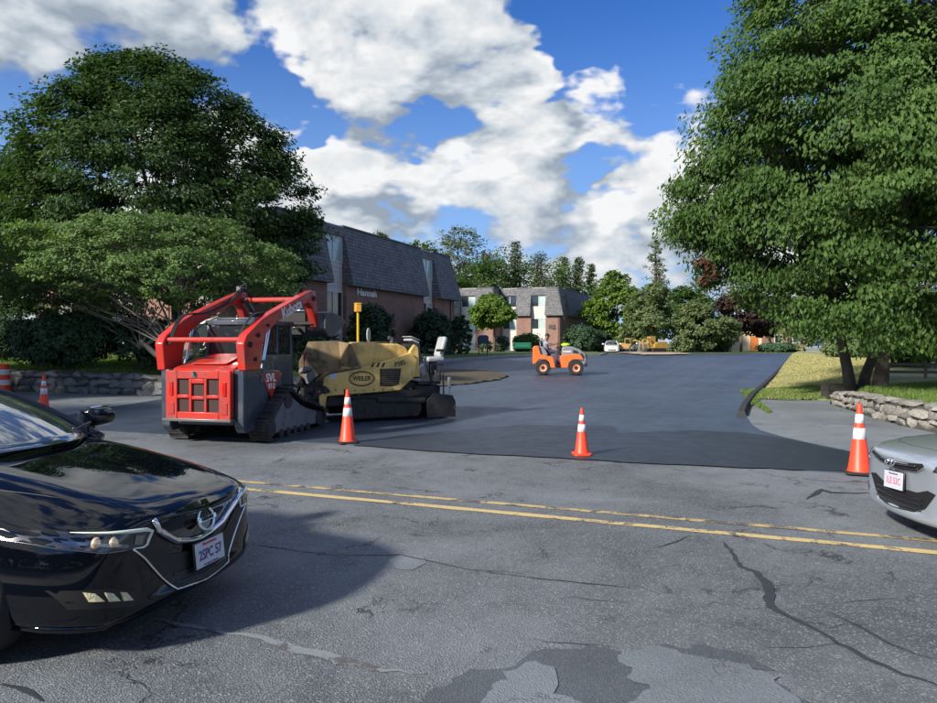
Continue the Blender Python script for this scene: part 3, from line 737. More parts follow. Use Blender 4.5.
def leaf_arrays(cen, rad, nper, ll, lw, rng, ctr, flat=.6, up=.9, outw=.6, rnd=.6, droop=.35, hue=None):
    n = len(cen); N_ = n * nper
    c = np.repeat(cen, nper, 0); r = np.repeat(rad, nper)[:, None]
    o = rng.normal(size=(N_, 3)); o /= np.linalg.norm(o, axis=1)[:, None]
    o *= (rng.random((N_, 1)) ** .45); o[:, 2] *= flat
    p = c + o * r
    out = p - ctr; out /= (np.linalg.norm(out, axis=1)[:, None] + 1e-6)
    nr = out * outw + np.array([0, 0, up]) + rng.normal(size=(N_, 3)) * rnd
    nr /= np.linalg.norm(nr, axis=1)[:, None]
    d = out + rng.normal(size=(N_, 3)) * .7 - np.array([0, 0, droop])
    d -= nr * (d * nr).sum(1)[:, None]; d /= (np.linalg.norm(d, axis=1)[:, None] + 1e-6)
    s = np.cross(nr, d)
    k = rng.uniform(.7, 1.25, (N_, 1))
    a = p - d * ll * k * .5; b = p + s * lw * k * .5 + d * ll * k * .08 - nr * lw * .12; e = p + d * ll * k * .5 - nr * ll * .08; f = p - s * lw * k * .5 + d * ll * k * .08 - nr * lw * .12
    v = np.stack([a, b, e, f], 1).reshape(-1, 3)
    ct = rng.uniform(0, 1, n); t = np.clip(np.repeat(ct, nper) * .5 + rng.random(N_) * .5, 0, 1)
    return v, np.repeat(t, 4)
def clumps_on(lobes, spacing, rng, inner=.12):
    """clump centres over the skin of a union of ellipsoids [(x,y,z,rx,ry,rz)]"""
    out = []
    L = np.array(lobes, float)
    for i, (x, y, z, rx, ry, rz) in enumerate(L):
        area = 4 * math.pi * ((rx * ry) ** 1.6 / 3 + (rx * rz) ** 1.6 / 3 + (ry * rz) ** 1.6 / 3) ** (1 / 1.6)
        n = int(area / spacing ** 2) + 3
        o = rng.normal(size=(n, 3)); o /= np.linalg.norm(o, axis=1)[:, None]
        o[:, 2] = np.where((o[:, 2] < -.3) & (rng.random(n) < .5), -o[:, 2], o[:, 2])
        k = rng.uniform(.80, 1.06, (n, 1)); inn = rng.random(n) < inner; k[inn] *= rng.uniform(.4, .8, (inn.sum(), 1))
        p = np.array([x, y, z]) + o * k * np.array([rx, ry, rz])
        keep = np.ones(n, bool)
        for j, q in enumerate(L):
            if j == i: continue
            dd = ((p - q[:3]) / q[3:]); dd = (dd ** 2).sum(1)
            keep &= ~((dd < .55) & ~inn)
        out.append(p[keep])
    return np.concatenate(out)
def crown_obj(name, cen, rad, nper, ll, lw, mat, parent, rng, ctr, **kw):
    v, t = leaf_arrays(cen, rad, nper, ll, lw, rng, ctr, **kw)
    me = np_mesh(name, v, np.arange(len(v)), 4, mat, t)
    o = bpy.data.objects.new(name, me); C.objects.link(o); o.parent = parent; return o
def limbs(m, base, fork, lobes, r0, rng, cen, nb=40, n=7):
    base = Vector(base); fork = Vector(fork)
    m.tube([base - Vector((0, 0, .2)), base + Vector((0, 0, .25)), base.lerp(fork, .5) + Vector((.05, 0, 0)), fork], [r0 * 1.5, r0 * 1.1, r0 * .9, r0 * .75], 10, sub=3)
    tips = []
    for (x, y, z, rx, ry, rz) in lobes:
        e = Vector((x, y, z)); mid = fork.lerp(e, .5) + Vector((rng.normal() * .2, rng.normal() * .2, -abs(e.z - fork.z) * .10 + .1))
        rr = r0 * min(.6, .20 + .10 * rx)
        m.tube([fork - Vector((0, 0, .3)), fork.lerp(mid, .5), mid, e], [rr, rr * .8, rr * .6, rr * .25], 6, sub=3)
        tips.append((e, mid, rr))
    idx = rng.permutation(len(cen))[:nb]
    for i in idx:
        c = Vector(cen[i]); e, mid, rr = min(tips, key=lambda q: (q[0] - c).length)
        s = mid.lerp(e, rng.uniform(.1, .9)); h = s.lerp(c, .5) + Vector((rng.normal() * .15, rng.normal() * .15, .12))
        m.tube([s, h, c], [rr * .32, rr * .2, rr * .07], 5, sub=2)
def px_lobe(px, py, rpx, D, fz=1., fy=1.):
    s = F_PX / D
    return ((px - CX) / s, D, EYE + (HY - py) / s, rpx / s, rpx / s * fy, rpx / s * fz)
def tree_from(label, base_xy, zb, lobes, fork_h, r0, mat, bark, seed, spacing=.8, crad=(.45, .75), nper=70, ll=.15, lw=.11, nb=40, cat='tree', group=None, name='broadleaf_tree', extra=None, flat=.6, drop=.35, **kw):
    rng = np.random.default_rng(seed)
    bx, by = base_xy
    root = empty(name, (bx, by, zb), 0, label, cat, group)
    L = [(x - bx, y - by, z - zb, a, b, c) for (x, y, z, a, b, c) in lobes]
    cen = clumps_on(L, spacing, rng); rad = rng.uniform(crad[0], crad[1], len(cen))
    w = np.array([l[3] ** 3 for l in L]); ctr = (np.array([l[:3] for l in L]) * w[:, None]).sum(0) / w.sum(); ctr[2] -= .25 * max(l[5] for l in L)
    crown_obj('crown', cen, rad, nper, ll, lw, mat, root, rng, ctr, flat=flat, droop=drop, **kw)
    m = MB()
    for (ox, oy, tx, ty, rr) in (extra or [(0, 0, 0, 0, 1)]):
        limbs(m, (ox, oy, 0), (tx, ty, fork_h), L if not extra else [l for l in L if rng.random() < .6], r0 * rr * .85, rng, cen, nb)
    m.build('trunk', bark, root, smooth=True)
    return root
# the big maple at the right
D = 20.6
rl = [px_lobe(*a) for a in ((850, 60, 112, 21), (935, 30, 125, 20), (806, 92, 82, 19.5), (765, 150, 62, 20), (850, 170, 100, 18.8), (728, 196, 46, 20.6), (694, 216, 30, 21), (782, 232, 62, 19.3),
      (905, 205, 100, 18), (716, 250, 34, 21.5), (960, 120, 120, 21.5), (812, 284, 50, 19.8), (900, 290, 66, 18.3), (965, 270, 80, 19), (842, 316, 30, 18.2), (890, 326, 28, 17.6), (945, 328, 34, 19.5), (740, 272, 30, 21.5), (768, 290, 28, 20.5), (800, 318, 22, 19.5), (700, 246, 18, 20.8),
      (875, -60, 120, 20.5), (825, -15, 78, 20), (950, -80, 130, 21), (1040, 60, 140, 20.5), (1030, 220, 110, 20), (870, 130, 120, 24), (800, 200, 80, 24), (920, 250, 90, 24), (722, 228, 30, 19.8), (745, 110, 34, 20.5))]
MAPLE = tree_from('huge green maple with several trunks towering over the right stone wall', (12.0, 20.6), .45, rl, 2.6, .22, M_maple, M_bark, 21, spacing=.92, crad=(.32, 1.12), nper=200, ll=.155, lw=.072, nb=110, up=.5, outw=.9, rnd=.5,
                  extra=[(0, 0, .3, .2, 1), (-.55, .7, -1.0, .9, .8), (.1, 1.0, .9, 1.2, .75)], flat=.46, drop=1.3)
rngd = np.random.default_rng(4)
cd = np.array([((px - CX) / F_PX * 19.6 - 12.0, 19.6 - 20.6, EYE + (HY - py) / F_PX * 19.6 - .45) for px, py in ((700, 262), (707, 268), (711, 276), (704, 280))])
crown_obj('withered_spray', cd, np.full(len(cd), .26), 46, .16, .10, M_dead, MAPLE, rngd, np.array([3, 1., 4]))
# left maple behind the wall
ll_ = [px_lobe(*a) for a in ((132, 118, 60, 31), (190, 128, 52, 30), (84, 150, 58, 31), (238, 160, 48, 31), (60, 210, 56, 31.5), (150, 195, 84, 30), (268, 208, 44, 31), (222, 235, 62, 30), (292, 236, 28, 31),
      (100, 262, 62, 30.5), (284, 272, 30, 31), (26, 188, 30, 33), (160, 80, 26, 31), (110, 84, 24, 31), (45, 160, 26, 31), (270, 178, 26, 31), (150, 180, 80, 34), (12, 235, 30, 32))]
tree_from('tall dark maple rising behind the low spreading tree, in front of the brick building', (-13.0, 31.5), 1.05, ll_, 2.6, .33, M_oak, M_bark, 31, spacing=.78, crad=(.40, 1.05), nper=120, ll=.19, lw=.10, nb=60, flat=.45, drop=.9)
# low spreading tree
sl = [px_lobe(*a, fz=.42, fy=1.1) for a in ((60, 248, 56, 25), (130, 240, 58, 24.5), (200, 243, 54, 25), (252, 262, 42, 25), (15, 262, 46, 25.5), (100, 272, 62, 24.5), (180, 276, 62, 24), (242, 288, 44, 25), (40, 288, 40, 25), (278, 272, 22, 25.2), (-30, 268, 50, 26), (110, 292, 40, 26), (205, 300, 34, 25), (155, 228, 34, 25.5), (285, 290, 18, 25))]
tree_from('low wide spreading tree with crooked grey limbs above the shaded wall', (at(172, 25.2)[0], 25.2), .85, sl, 1.0, .15, M_low, M_barkg, 41, spacing=.44, crad=(.22, .42), nper=52, ll=.12, lw=.07, nb=110,
          extra=[(0, 0, .2, 0, 1), (.2, .1, 1.0, .3, .8), (-.2, 0, -1.2, .2, .9), (.1, -.1, .3, -.8, .7)], flat=.45, drop=.1, name='spreading_tree')
def auto_lobes(x, y, z0, hw, zt, zb, rng, n=9, kind='egg'):
    H = zt - zb; out = [(x, y, zb + H * .5, hw * .72, hw * .72, H * .42)]
    for i in range(n):
        a = rng.uniform(0, 2 * math.pi); h = rng.uniform(.12, .92); prof = math.sin(math.pi * min(1, h * .8 + .18)) if kind == 'egg' else 1
        r = hw * rng.uniform(.30, .48); q = (hw * prof - r * .6)
        out.append((x + math.cos(a) * q, y + math.sin(a) * q, zb + H * h, r, r, r * .85))
    return out
def bg_tree(label, px, top, hwpx, D, mat, seed, cb=.18, leaf=None, nper=26, group=None, name='broadleaf_tree', bark=None, cat='tree', n=9, zb=None, dens=1.):
    x = (px - CX) / F_PX * D; s = F_PX / D; z0 = zg(x, D) if zb is None else zb
    zt = EYE + (HY - top) / s; hw = hwpx / s; rng = np.random.default_rng(seed); H = zt - z0
    L = auto_lobes(x, D, z0, hw, zt, z0 + H * cb, rng, n)
    leaf = leaf or max(.16, 2.9 / s)
    return tree_from(label, (x, D), z0, L, H * (cb + .12), max(.1, .022 * H), mat, bark or M_bark, seed, spacing=max(.5, hw * .26) / dens, crad=(hw * .12, hw * .24), nper=nper, ll=leaf, lw=leaf * .75, nb=24, name=name, group=group, cat=cat)
def conifer(label, px, top, hwpx, D, mat, seed, group=None, gap=.0, zb=None, cb=.08):
    x = (px - CX) / F_PX * D; s = F_PX / D; z0 = zg(x, D) if zb is None else zb; H = EYE + (HY - top) / s - z0; hw = hwpx / s
    rng = np.random.default_rng(seed); root = empty('pine_tree', (x, D, z0), 0, label, 'tree', group)
    cen = []; rad = []; nl = int(18 + H * .9)
    m = MB(); m.tube([(0, 0, -.3), (.1, 0, H * .5), (0, 0, H * .98)], [.025 * H, .016 * H, .02], 8)
    for i in range(nl):
        h = cb + (1 - cb) * (i / nl) ** .95; R_ = hw * (1 - h) ** .8 * rng.uniform(.75, 1.1) + hw * .05
        k = max(3, int(9 * (1 - h) + 3))
        for j in range(k):
            if rng.random() < gap: continue
            a = rng.uniform(0, 2 * math.pi); rr = R_ * rng.uniform(.7, 1.1)
            for q in np.linspace(.25, 1, max(2, int(rr / (hw * .16)))):
                cen.append((math.cos(a) * rr * q, math.sin(a) * rr * q, H * h - rr * q * .16 + rng.normal() * .1)); rad.append(hw * .24 * (1.2 - .5 * q))
            m.tube([(0, 0, H * h), (math.cos(a) * rr * .9, math.sin(a) * rr * .9, H * h - rr * .12)], [.006 * H * (1.1 - h), .01], 4, cap=False)
    cen = np.array(cen); leaf = max(.22, 2.8 / s)
    crown_obj('crown', cen, np.array(rad), 14, leaf, leaf * .42, mat, root, rng, np.array([0, 0, H * .4]), flat=.45, up=.8, rnd=.7)
    m.build('trunk', M_bark, root, smooth=True); return root
bgn = 'trees beyond the apartment buildings'
bg_tree('dark tree cut by the left edge of the photo behind the spreading tree', -12, 132, 52, 40, M_oak, 51, cb=.1, nper=44)
bg_tree('small dark tree low at the far left edge under the spreading canopy', 2, 268, 42, 36, M_oak, 52, cb=.02, nper=44)
bg_tree('tree top peeping over the roof of the dark brick building', 380, 226, 20, 86, M_pinel, 53, group=bgn)
bg_tree('rounded mid green tree just right of the dark brick building roof', 425, 234, 36, 104, M_maple, 54, group=bgn, leaf=.4)
bg_tree('tallest broad hazy green tree in the line above the sunlit building', 460, 226, 44, 118, M_pinel, 55, group=bgn, leaf=.45)
bg_tree('rounded tree directly above the step in the sunlit building roof', 488, 250, 34, 106, M_maple, 56, group=bgn, leaf=.4)
conifer('tallest dark spired conifer above the sunlit building', 515, 240, 26, 122, M_pine, 57, bgn)
conifer('broad dark conifer right of the tallest spire', 541, 252, 32, 116, M_pine, 58, bgn)
conifer('slim conifer above the right end of the sunlit roof', 563, 256, 24, 125, M_pine, 59, bgn)
conifer('slim conifer second from the right above the sunlit roof', 578, 256, 22, 122, M_pine, 60, bgn)
conifer('small conifer beside the round bright tree', 591, 263, 17, 128, M_pine, 61, bgn)
bg_tree('low green tree filling the skyline behind the sunlit roof', 520, 255, 60, 128, M_maple, 62, group=bgn, leaf=.45, cb=.05)
bg_tree('low olive tree behind the right corner of the sunlit roof', 572, 266, 44, 124, M_low, 63, group=bgn, leaf=.45, cb=.05)
bg_tree('low green tree behind the gap between the two brick buildings', 450, 270, 34, 100, M_maple, 64, group=bgn, leaf=.4, cb=.05)
bg_tree('bright green round tree right of the sunlit building', 616, 273, 32, 96, M_bright, 65, cb=.06, nper=40, dens=1.15)
conifer('tall sparse pale pine standing above the yellow digger', 655, 233, 22, 88, M_pinel, 66, gap=.35, cb=.25)
bg_tree('drooping olive green tree under the tall sparse pine', 650, 283, 30, 84, M_pale, 67, cb=.05, nper=40)
bg_tree('pale green bushy tree at the far end of the lot', 699, 308, 32, 82, M_pale, 68, cb=.0, nper=46, dens=1.2)
bg_tree('mid green tree behind the pale bushy one at the far end of the lot', 688, 288, 30, 100, M_maple, 69, cb=.05, nper=40)
bg_tree('purple leaved tree in front of the far cream house', 741, 291, 26, 88, M_purple, 70, cb=.36, nper=40)
bg_tree('dark purple tree right of the cream house wall', 770, 303, 16, 90, M_purple, 71, cb=.22, nper=36)
bg_tree('green tree behind the far houses, seen under the big maple', 790, 268, 56, 122, M_maple, 72, cb=.0, leaf=.4)
bg_tree('dark green tree far behind the purple tree', 732, 262, 50, 128, M_oak, 73, cb=.0, leaf=.4)
bg_tree('tree at the right edge far behind the verge', 880, 290, 60, 75, M_maple, 74, cb=.0, nper=40)
bg_tree('tree beyond the right frame edge behind the verge', 960, 280, 60, 62, M_oak, 75, cb=.0, nper=40)
bg_tree('light green tree between the parked car and the big maple', 838, 318, 26, 66, M_bright, 76, cb=.05, nper=36)
bg_tree('low tree behind the white parked car', 600, 318, 20, 110, M_oak, 77, cb=.0, nper=30)
bg_tree('light green ornamental tree in front of the sunlit building', 494, 298, 24, 78, M_bright, 78, cb=.42, nper=46, dens=1.2)
# shrubs
def shrub(label, px, top, bot, hwpx, D, mat, seed, leaf=.09, nper=40, sp=.3, name='shrub', cat='shrub', zb=None, fy=1., group=None, n=5, shape=None):
    s = F_PX / D; x = (px - CX) / s; zt = EYE + (HY - top) / s; z0 = EYE + (HY - bot) / s if zb is None else zb; hw = hwpx / s; H = zt - z0
    rng = np.random.default_rng(seed); root = empty(name, (x, D, z0), 0, label, cat, group)
    L = [(0, 0, H * .5, hw * .92, hw * .9 * fy, H * .52)]
    if not shape:
        for i in range(n):
            a = rng.uniform(0, 2 * math.pi); L.append((math.cos(a) * hw * .5, math.sin(a) * hw * .5 * fy, H * rng.uniform(.35, .68), hw * .48, hw * .48 * fy, H * .36))
    cen = clumps_on(L, sp, rng, .25); cen = cen[cen[:, 2] > .02]
    rr = .10 if shape else .20
    crown_obj('foliage', cen, rng.uniform(.6, 1.2, len(cen)) * sp * (.7 if shape else .95), nper, leaf, leaf * .6, mat, root, rng, np.array([0, 0, H * .3]), flat=.8, up=.5, outw=1., rnd=.6)
    m = MB()
    for k in range(7):
        a = rng.uniform(0, 2 * math.pi); m.tube([(math.cos(a) * .06, math.sin(a) * .06, -.15), (math.cos(a) * hw * .25, math.sin(a) * hw * .25, H * .4), (math.cos(a) * hw * .45, math.sin(a) * hw * .45, H * .75)], [.035, .025, .01], 5)
    m.build('stem', M_bark, root); return root
shrub('large dark shrub with upswept sprays behind the left wall', 62, 315, 371, 51, 25.8, M_yew, 81, leaf=.15, sp=.34, nper=46, zb=.95)
shrub('dark shrub under the spreading tree beside the red loader', 142, 320, 364, 33, 26.5, M_yew, 82, leaf=.14, sp=.34, nper=46, zb=.95)
shrub('small rounded dark shrub at the left edge before the brick wall', 6, 318, 362, 22, 31, M_yew, 83, leaf=.14, sp=.34, zb=1.1)
shrub('broad dark shrub against the dark brick wall below the name lettering', 371, 307, 352, 25, 41, M_yew, 84, leaf=.18, sp=.36, nper=44, zb=.5, n=7)
shrub('dark green shrub at the right end of the dark brick building', 431, 312, 358, 20, 52, M_yew, 85, leaf=.2, sp=.38, nper=40, zb=.6)
shrub('clipped dome shaped evergreen right of the dark brick building', 460.5, 317, 358, 11.5, 56, M_yew, 86, leaf=.14, sp=.30, nper=60, zb=.6, shape=1)
shrub('low clipped evergreen in front of the dome shaped one', 446, 340, 358, 9, 53, M_yew, 87, leaf=.14, sp=.28, nper=50, zb=.65, shape=1)
shrub('low rounded shrub left of the loader boom', 240, 340, 372, 34, 29, M_yew, 88, leaf=.15, sp=.36, zb=.8)
shrub('green shrub seen between the loader and the paver', 312, 322, 372, 26, 34, M_yew, 89, leaf=.15, sp=.36, zb=.6)
shrub('rounded shrub behind the green bench', 528, 335, 353, 15, 84, M_maple, 90, leaf=.25, sp=.5, zb=.7)
shrub('big dark hedge mound at the side of the sunlit building', 580, 327, 354, 17, 84, M_yew, 91, leaf=.28, sp=.6, nper=60, zb=.7)
shrub('second dark hedge mound beside the white parked car', 598, 333, 354, 13, 86, M_yew, 92, leaf=.28, sp=.6, nper=60, zb=.7)
shrub('small clipped shrub under the ornamental tree', 484, 340, 353, 8, 80, M_yew, 93, leaf=.22, sp=.45, zb=.7, shape=1)
shrub('narrow clipped shrub right of the ornamental tree trunk', 501, 336, 353, 8, 82, M_yew, 94, leaf=.22, sp=.45, zb=.7, shape=1)
shrub('dark shrub under the far purple tree', 720, 338, 353, 12, 84, M_yew, 95, leaf=.25, sp=.5, zb=.65)
shrub('dark hedge in front of the far roofed house', 778, 345, 353, 20, 84, M_yew, 96, leaf=.25, sp=.5, zb=.65)
shrub('sunny yellow green brush right of the parked car', 845, 338, 362, 20, 44, M_pale, 97, leaf=.2, sp=.4, zb=.75)
shrub('dark undergrowth behind the big maple trunks', 905, 335, 372, 40, 34, M_maple, 98, leaf=.2, sp=.45, zb=.75)
# shade trees on the near side of the street, behind the camera
protoA = None
for i, (x, y, k, a) in enumerate(((-28, 2.4, .78, 0), (-20.6, 20.6, .45, 1.3), (-37, -2, .9, 2.2), (-46, 3, 1.0, 3.9))):
    if protoA is None:
        rng = np.random.default_rng(301)
        L = auto_lobes(x, y, 0, 5.6, 17.5, 2.8, rng, 16)
        protoA = tree_from('', (x, y), 0, L, 3.2, .32, M_maple, M_bark, 301, spacing=1.0, crad=(.6, 1.1), nper=60, ll=.32, lw=.24, nb=30); o = protoA
    else:
        o = copy_tree(protoA)
    o.location = (x, y, .1); o.scale = (max(k, .75), max(k, .75), k); o.rotation_euler.z = a
    o['group'] = 'street trees left of the view'
    o['label'] = ['street tree across the street from the stone wall, nearest to the black sedan', 'street tree on the pavement in front of the stone wall', 'street tree on the near lawn, third along the street', 'street tree on the near lawn, farthest along the street'][i]
# unseen hedge bushes added behind the camera to darken the black sedan's reflections
h0 = None
for i in range(9):
    if h0 is None: h0 = h_ = shrub('', 468, 300, 343, 60, 8, M_yew, 777, leaf=.13, sp=.34, nper=50, zb=.1, cat='shrub')
    else: h_ = copy_tree(h0)
    t__ = -15 + i * 2.3; h_.location = (*S(t__, -3.4 + .3 * math.sin(i * 2.1)), .1); h_.rotation_euler.z = i * 1.7; h_.scale = (2.0, 2.0, 1.05 + .1 * math.sin(i)) if False else (1.9, 1.9, 1.15 + .1 * math.sin(i))
    h_['group'] = 'unseen hedge bushes added for dark reflections'; h_['label'] = ['leftmost', 'second', 'third', 'fourth', 'fifth', 'sixth', 'seventh', 'eighth', 'rightmost'][i] + ' dark hedge bush, counted from the left, in the unseen row added on the near lawn'
# lawn blades: near strips of real grass
def blades(name, poly, zf, n, h, mat, seed, off=0., near=None):
    rng = np.random.default_rng(seed); P = np.array(poly); lo = P.min(0); hi = P.max(0); out = []
    while len(out) < n:
        x = rng.uniform(lo[0], hi[0]); y = rng.uniform(lo[1], hi[1])
        if inpoly(x, y, poly): out.append((x, y, zf(x, y) + off))
    c = np.array(out); a = rng.uniform(0, 2 * math.pi, n); w = .012 * c[:, 1] / 14; hh = h * rng.uniform(.5, 1.3, n)
    dx, dy = np.cos(a) * w, np.sin(a) * w; lean = rng.normal(size=(n, 2)) * h * .35
    v = np.zeros((n, 3, 3)); v[:, 0] = c; v[:, 1] = c; v[:, 2] = c
    v[:, 0, 0] -= dx; v[:, 0, 1] -= dy; v[:, 1, 0] += dx; v[:, 1, 1] += dy
    v[:, 2, 0] += lean[:, 0]; v[:, 2, 1] += lean[:, 1]; v[:, 2, 2] += hh
    me = np_mesh(name, v.reshape(-1, 3), np.arange(3 * n), 3, mat, np.repeat(rng.random(n), 3))
    o = bpy.data.objects.new(name, me); C.objects.link(o); tag(o, kind='stuff'); return o
M_bl = leafmat('grass_blade', (.09, .16, .035), (.18, .25, .07), .3)
M_bld = leafmat('dry_grass_blade', (.30, .29, .12), (.50, .45, .24), .3)
blades('grass', [(-10.2, 23.6), (-26, 29.2), (-24, 36), (-9.6, 31)], zl, 34000, .08, M_bl, 1, .12)
blades('grass.001', [(9.7, 16), (9.5, 14.5), (14, 13.3), (17, 22), (14, 24), (11, 20.4)], zr, 20000, .09, M_bl, 2, .05)
blades('dry_grass', [G(752, 407), G(760, 400), G(790, 401), (10.9, 21.4), (13, 23), (24, 40), (24, 52), LOT_R[1], LOT_R[3]], zr, 30000, .055, M_bld, 3, .05)
blades('grass.002', [G(752, 407), G(760, 400), G(790, 401), (10.9, 21.4), (14, 23), (13, 27), (9.6, 25)], zr, 14000, .06, M_bl, 7, .05)
blades('dry_grass.001', [G(753, 404), G(757, 400), G(760, 404), G(772, 413), G(768, 414)], zg, 700, .08, M_bl, 4, .01)
# ------------------------------------------------------------ cars
M_black = pbr('black_car_paint', (.002, .003, .006), .3, coat=1., coatr=.012, spec=.0)
M_black.node_tree.nodes['Principled BSDF'].inputs['Coat IOR'].default_value = 1.5
M_silver = pbr('silver_car_paint', (.50, .56, .62), .30, metal=.65, coat=1., coatr=.03)
M_white = pbr('white_car_paint', (.75, .75, .74), .3, coat=1.)
M_green = pbr('grey_green_car_paint', (.30, .34, .35), .3, metal=.4, coat=1.)
M_chrome = pbr('chrome', (.85, .86, .88), .08, metal=1.)
M_dchrome = pbr('dark_chrome', (.25, .26, .28), .15, metal=1.)
M_plastic = pbr('black_plastic', (.012, .012, .013), .45)
M_gloss = pbr('gloss_black', (.006, .006, .007), .08, coat=1.)
M_rubber = pbr('tyre_rubber', (.018, .018, .018), .8, bump=.4, bscale=60)
M_rim = pbr('wheel_rim', (.45, .46, .47), .25, metal=.9)
def glassmat(name, col, rough=.0, trans=.85):
    m, t, b = newmat(name); b.inputs['Base Color'].default_value = (*col, 1); b.inputs['Roughness'].default_value = rough
    b.inputs['Transmission Weight'].default_value = trans; b.inputs['IOR'].default_value = 1.5; b.inputs['Coat Weight'].default_value = 1; b.inputs['Coat IOR'].default_value = 2.9; b.inputs['Coat Roughness'].default_value = 0
    return m
M_shield = glassmat('tinted_windscreen', (.30, .36, .38), 0, .7)
M_lens = glassmat('lamp_lens', (.9, .93, .95), .02, .95)
M_lampd = pbr('lamp_housing', (.02, .022, .028), .15, coat=1.)
M_led = pbr('pale_light_strip', (.72, .80, .66), .2, coat=1.)
M_glint = pbr('sun_glint_reflector', (.95, .72, .45), .18, metal=.6)  # warm sun reflection put into the colour of the headlamp projectors
M_fog = pbr('fog_reflector_sun_glint', (.95, .70, .42), .3, metal=.3, var=.5, vscale=45, bump=.6, bscale=70)  # warm sun glints on the fog lamps, put into the colour
M_plate = pbr('plate_white', (.52, .55, .62), .4)
M_red = pbr('plate_red', (.55, .03, .05), .5)
M_blue = pbr('plate_text_dark', (.10, .04, .16), .5)
M_refl = pbr('reflector_red', (.5, .01, .01), .15, coat=1.)
def interp(x, tab):
    return np.interp(x, [a[0] for a in tab], [a[1] for a in tab])
def loft(name, secs, mat, parent, subd=2, capf=True, capb=True):
    """secs: list of (x, [(y,z)...]) half sections from bottom centre over the side to top centre; mirrored"""
    n = len(secs[0][1]); m = MB(); vs = []; fs = []; full = 2 * n - 2
    for x, hs in secs:
        xs = x if isinstance(x, (list, tuple)) else [x] * n
        ring = [(xs[i], -hs[i][0], hs[i][1]) for i in range(n)] + [(xs[i], hs[i][0], hs[i][1]) for i in range(n - 2, 0, -1)]
        vs += ring
    for i in range(len(secs) - 1):
        for k in range(full):
            k2 = (k + 1) % full; fs.append((i * full + k, (i + 1) * full + k, (i + 1) * full + k2, i * full + k2))
    def cap(base, front):
        for k in range(n - 1):
            a, b = base + k, base + k + 1; c = base + (full - k - 1) % full if True else 0
            d = base + (full - k) % full
            q = [a, b, c, d]; q2 = []
            for z in q:
                if z not in q2: q2.append(z)
            if len(q2) >= 3: fs.append(tuple(q2) if front else tuple(q2)[::-1])
    if capf: cap(0, True)
    if capb: cap((len(secs) - 1) * full, False)
    m.add(vs, fs); o = m.build(name, mat, parent, smooth=True); fixn(o)
    if subd:
        s = o.modifiers.new('sub', 'SUBSURF'); s.levels = s.render_levels = subd
    return o
def bake(o):
    bpy.context.view_layer.update()
    me = bpy.data.meshes.new_from_object(o.evaluated_get(bpy.context.evaluated_depsgraph_get()))
    me.name = o.name; o.modifiers.clear(); old = o.data; o.data = me
    bpy.data.meshes.remove(old); return o
def bvh(o):
    me = o.data
    return BVHTree.FromPolygons([v.co.copy() for v in me.vertices], [tuple(p.vertices) for p in me.polygons])
def wheel_cut(body, cxs, r, w):
    """cut round wheel openings out of the body sides"""
    m = MB()
    for cx_ in cxs:
        for s in (-1, 1):
            a, b = (w - .34, w + .3) if s > 0 else (-w - .3, -w + .34)
            m.lathe([(r, a), (r, b)], 32, (cx_, 0, .33), 'y')
    c = m.build('cutter', None); fixn(c)
    md = body.modifiers.new('cut', 'BOOLEAN'); md.operation = 'DIFFERENCE'; md.object = c; md.solver = 'EXACT'
    bpy.context.view_layer.update(); bake(body); bpy.data.objects.remove(c); body.data.set_sharp_from_angle(angle=R(40))
def patch_on(name, tree, outline, mat, parent, off=.006, dirv=(-1, 0, 0), start=1.5, grid=.03, plane='yz', smooth=True, thick=.012, bulge=0.):
    """cover a region of a body: outline in the front (y,z), side (x,z) or top (x,y) view, dropped on the surface"""
    pts = [Vector(p) for p in outline]; dens = []
    for a, b in zip(pts, pts[1:] + pts[:1]):
        n = max(1, int((b - a).length / grid)); dens += [a.lerp(b, k / n) for k in range(n)]
    nb = len(dens); xs = [p.x for p in dens]; ys = [p.y for p in dens]; inner = []
    pl = [tuple(p) for p in pts]; x = min(xs)
    while x < max(xs):
        y = min(ys)
        while y < max(ys):
            if inpoly(x, y, pl) and min((Vector((x, y)) - p).length_squared for p in dens) > (grid * .45) ** 2: inner.append(Vector((x, y)))
            y += grid
        x += grid
    v, e, f, *_ = geometry.delaunay_2d_cdt(dens + inner, [(i, (i + 1) % nb) for i in range(nb)], [list(range(nb))], 1, 1e-5)
    d = Vector(dirv); out = []; last = None
    for p in v:
        o = {'yz': Vector((0, p.x, p.y)), 'xz': Vector((p.x, 0, p.y)), 'xy': Vector((p.x, p.y, 0))}[plane] - d * start
        h = tree.ray_cast(o, d)
        if h[0] is None:
            h2 = tree.find_nearest(o + d * start); q = h2[0]
        else: q = h[0]
        out.append(q - d * off)
    m = MB(); k = len(out)
    m.v = [tuple(q) for q in out] + [tuple(q + d * thick) for q in out]
    m.f = [tuple(q) for q in f] + [tuple(i + k for i in q)[::-1] for q in f]
    m.f += [(i, (i + 1) % nb, (i + 1) % nb + k, i + k) for i in range(nb)]
    o = m.build(name, mat, parent, smooth=smooth, autos=50); fixn(o); return o
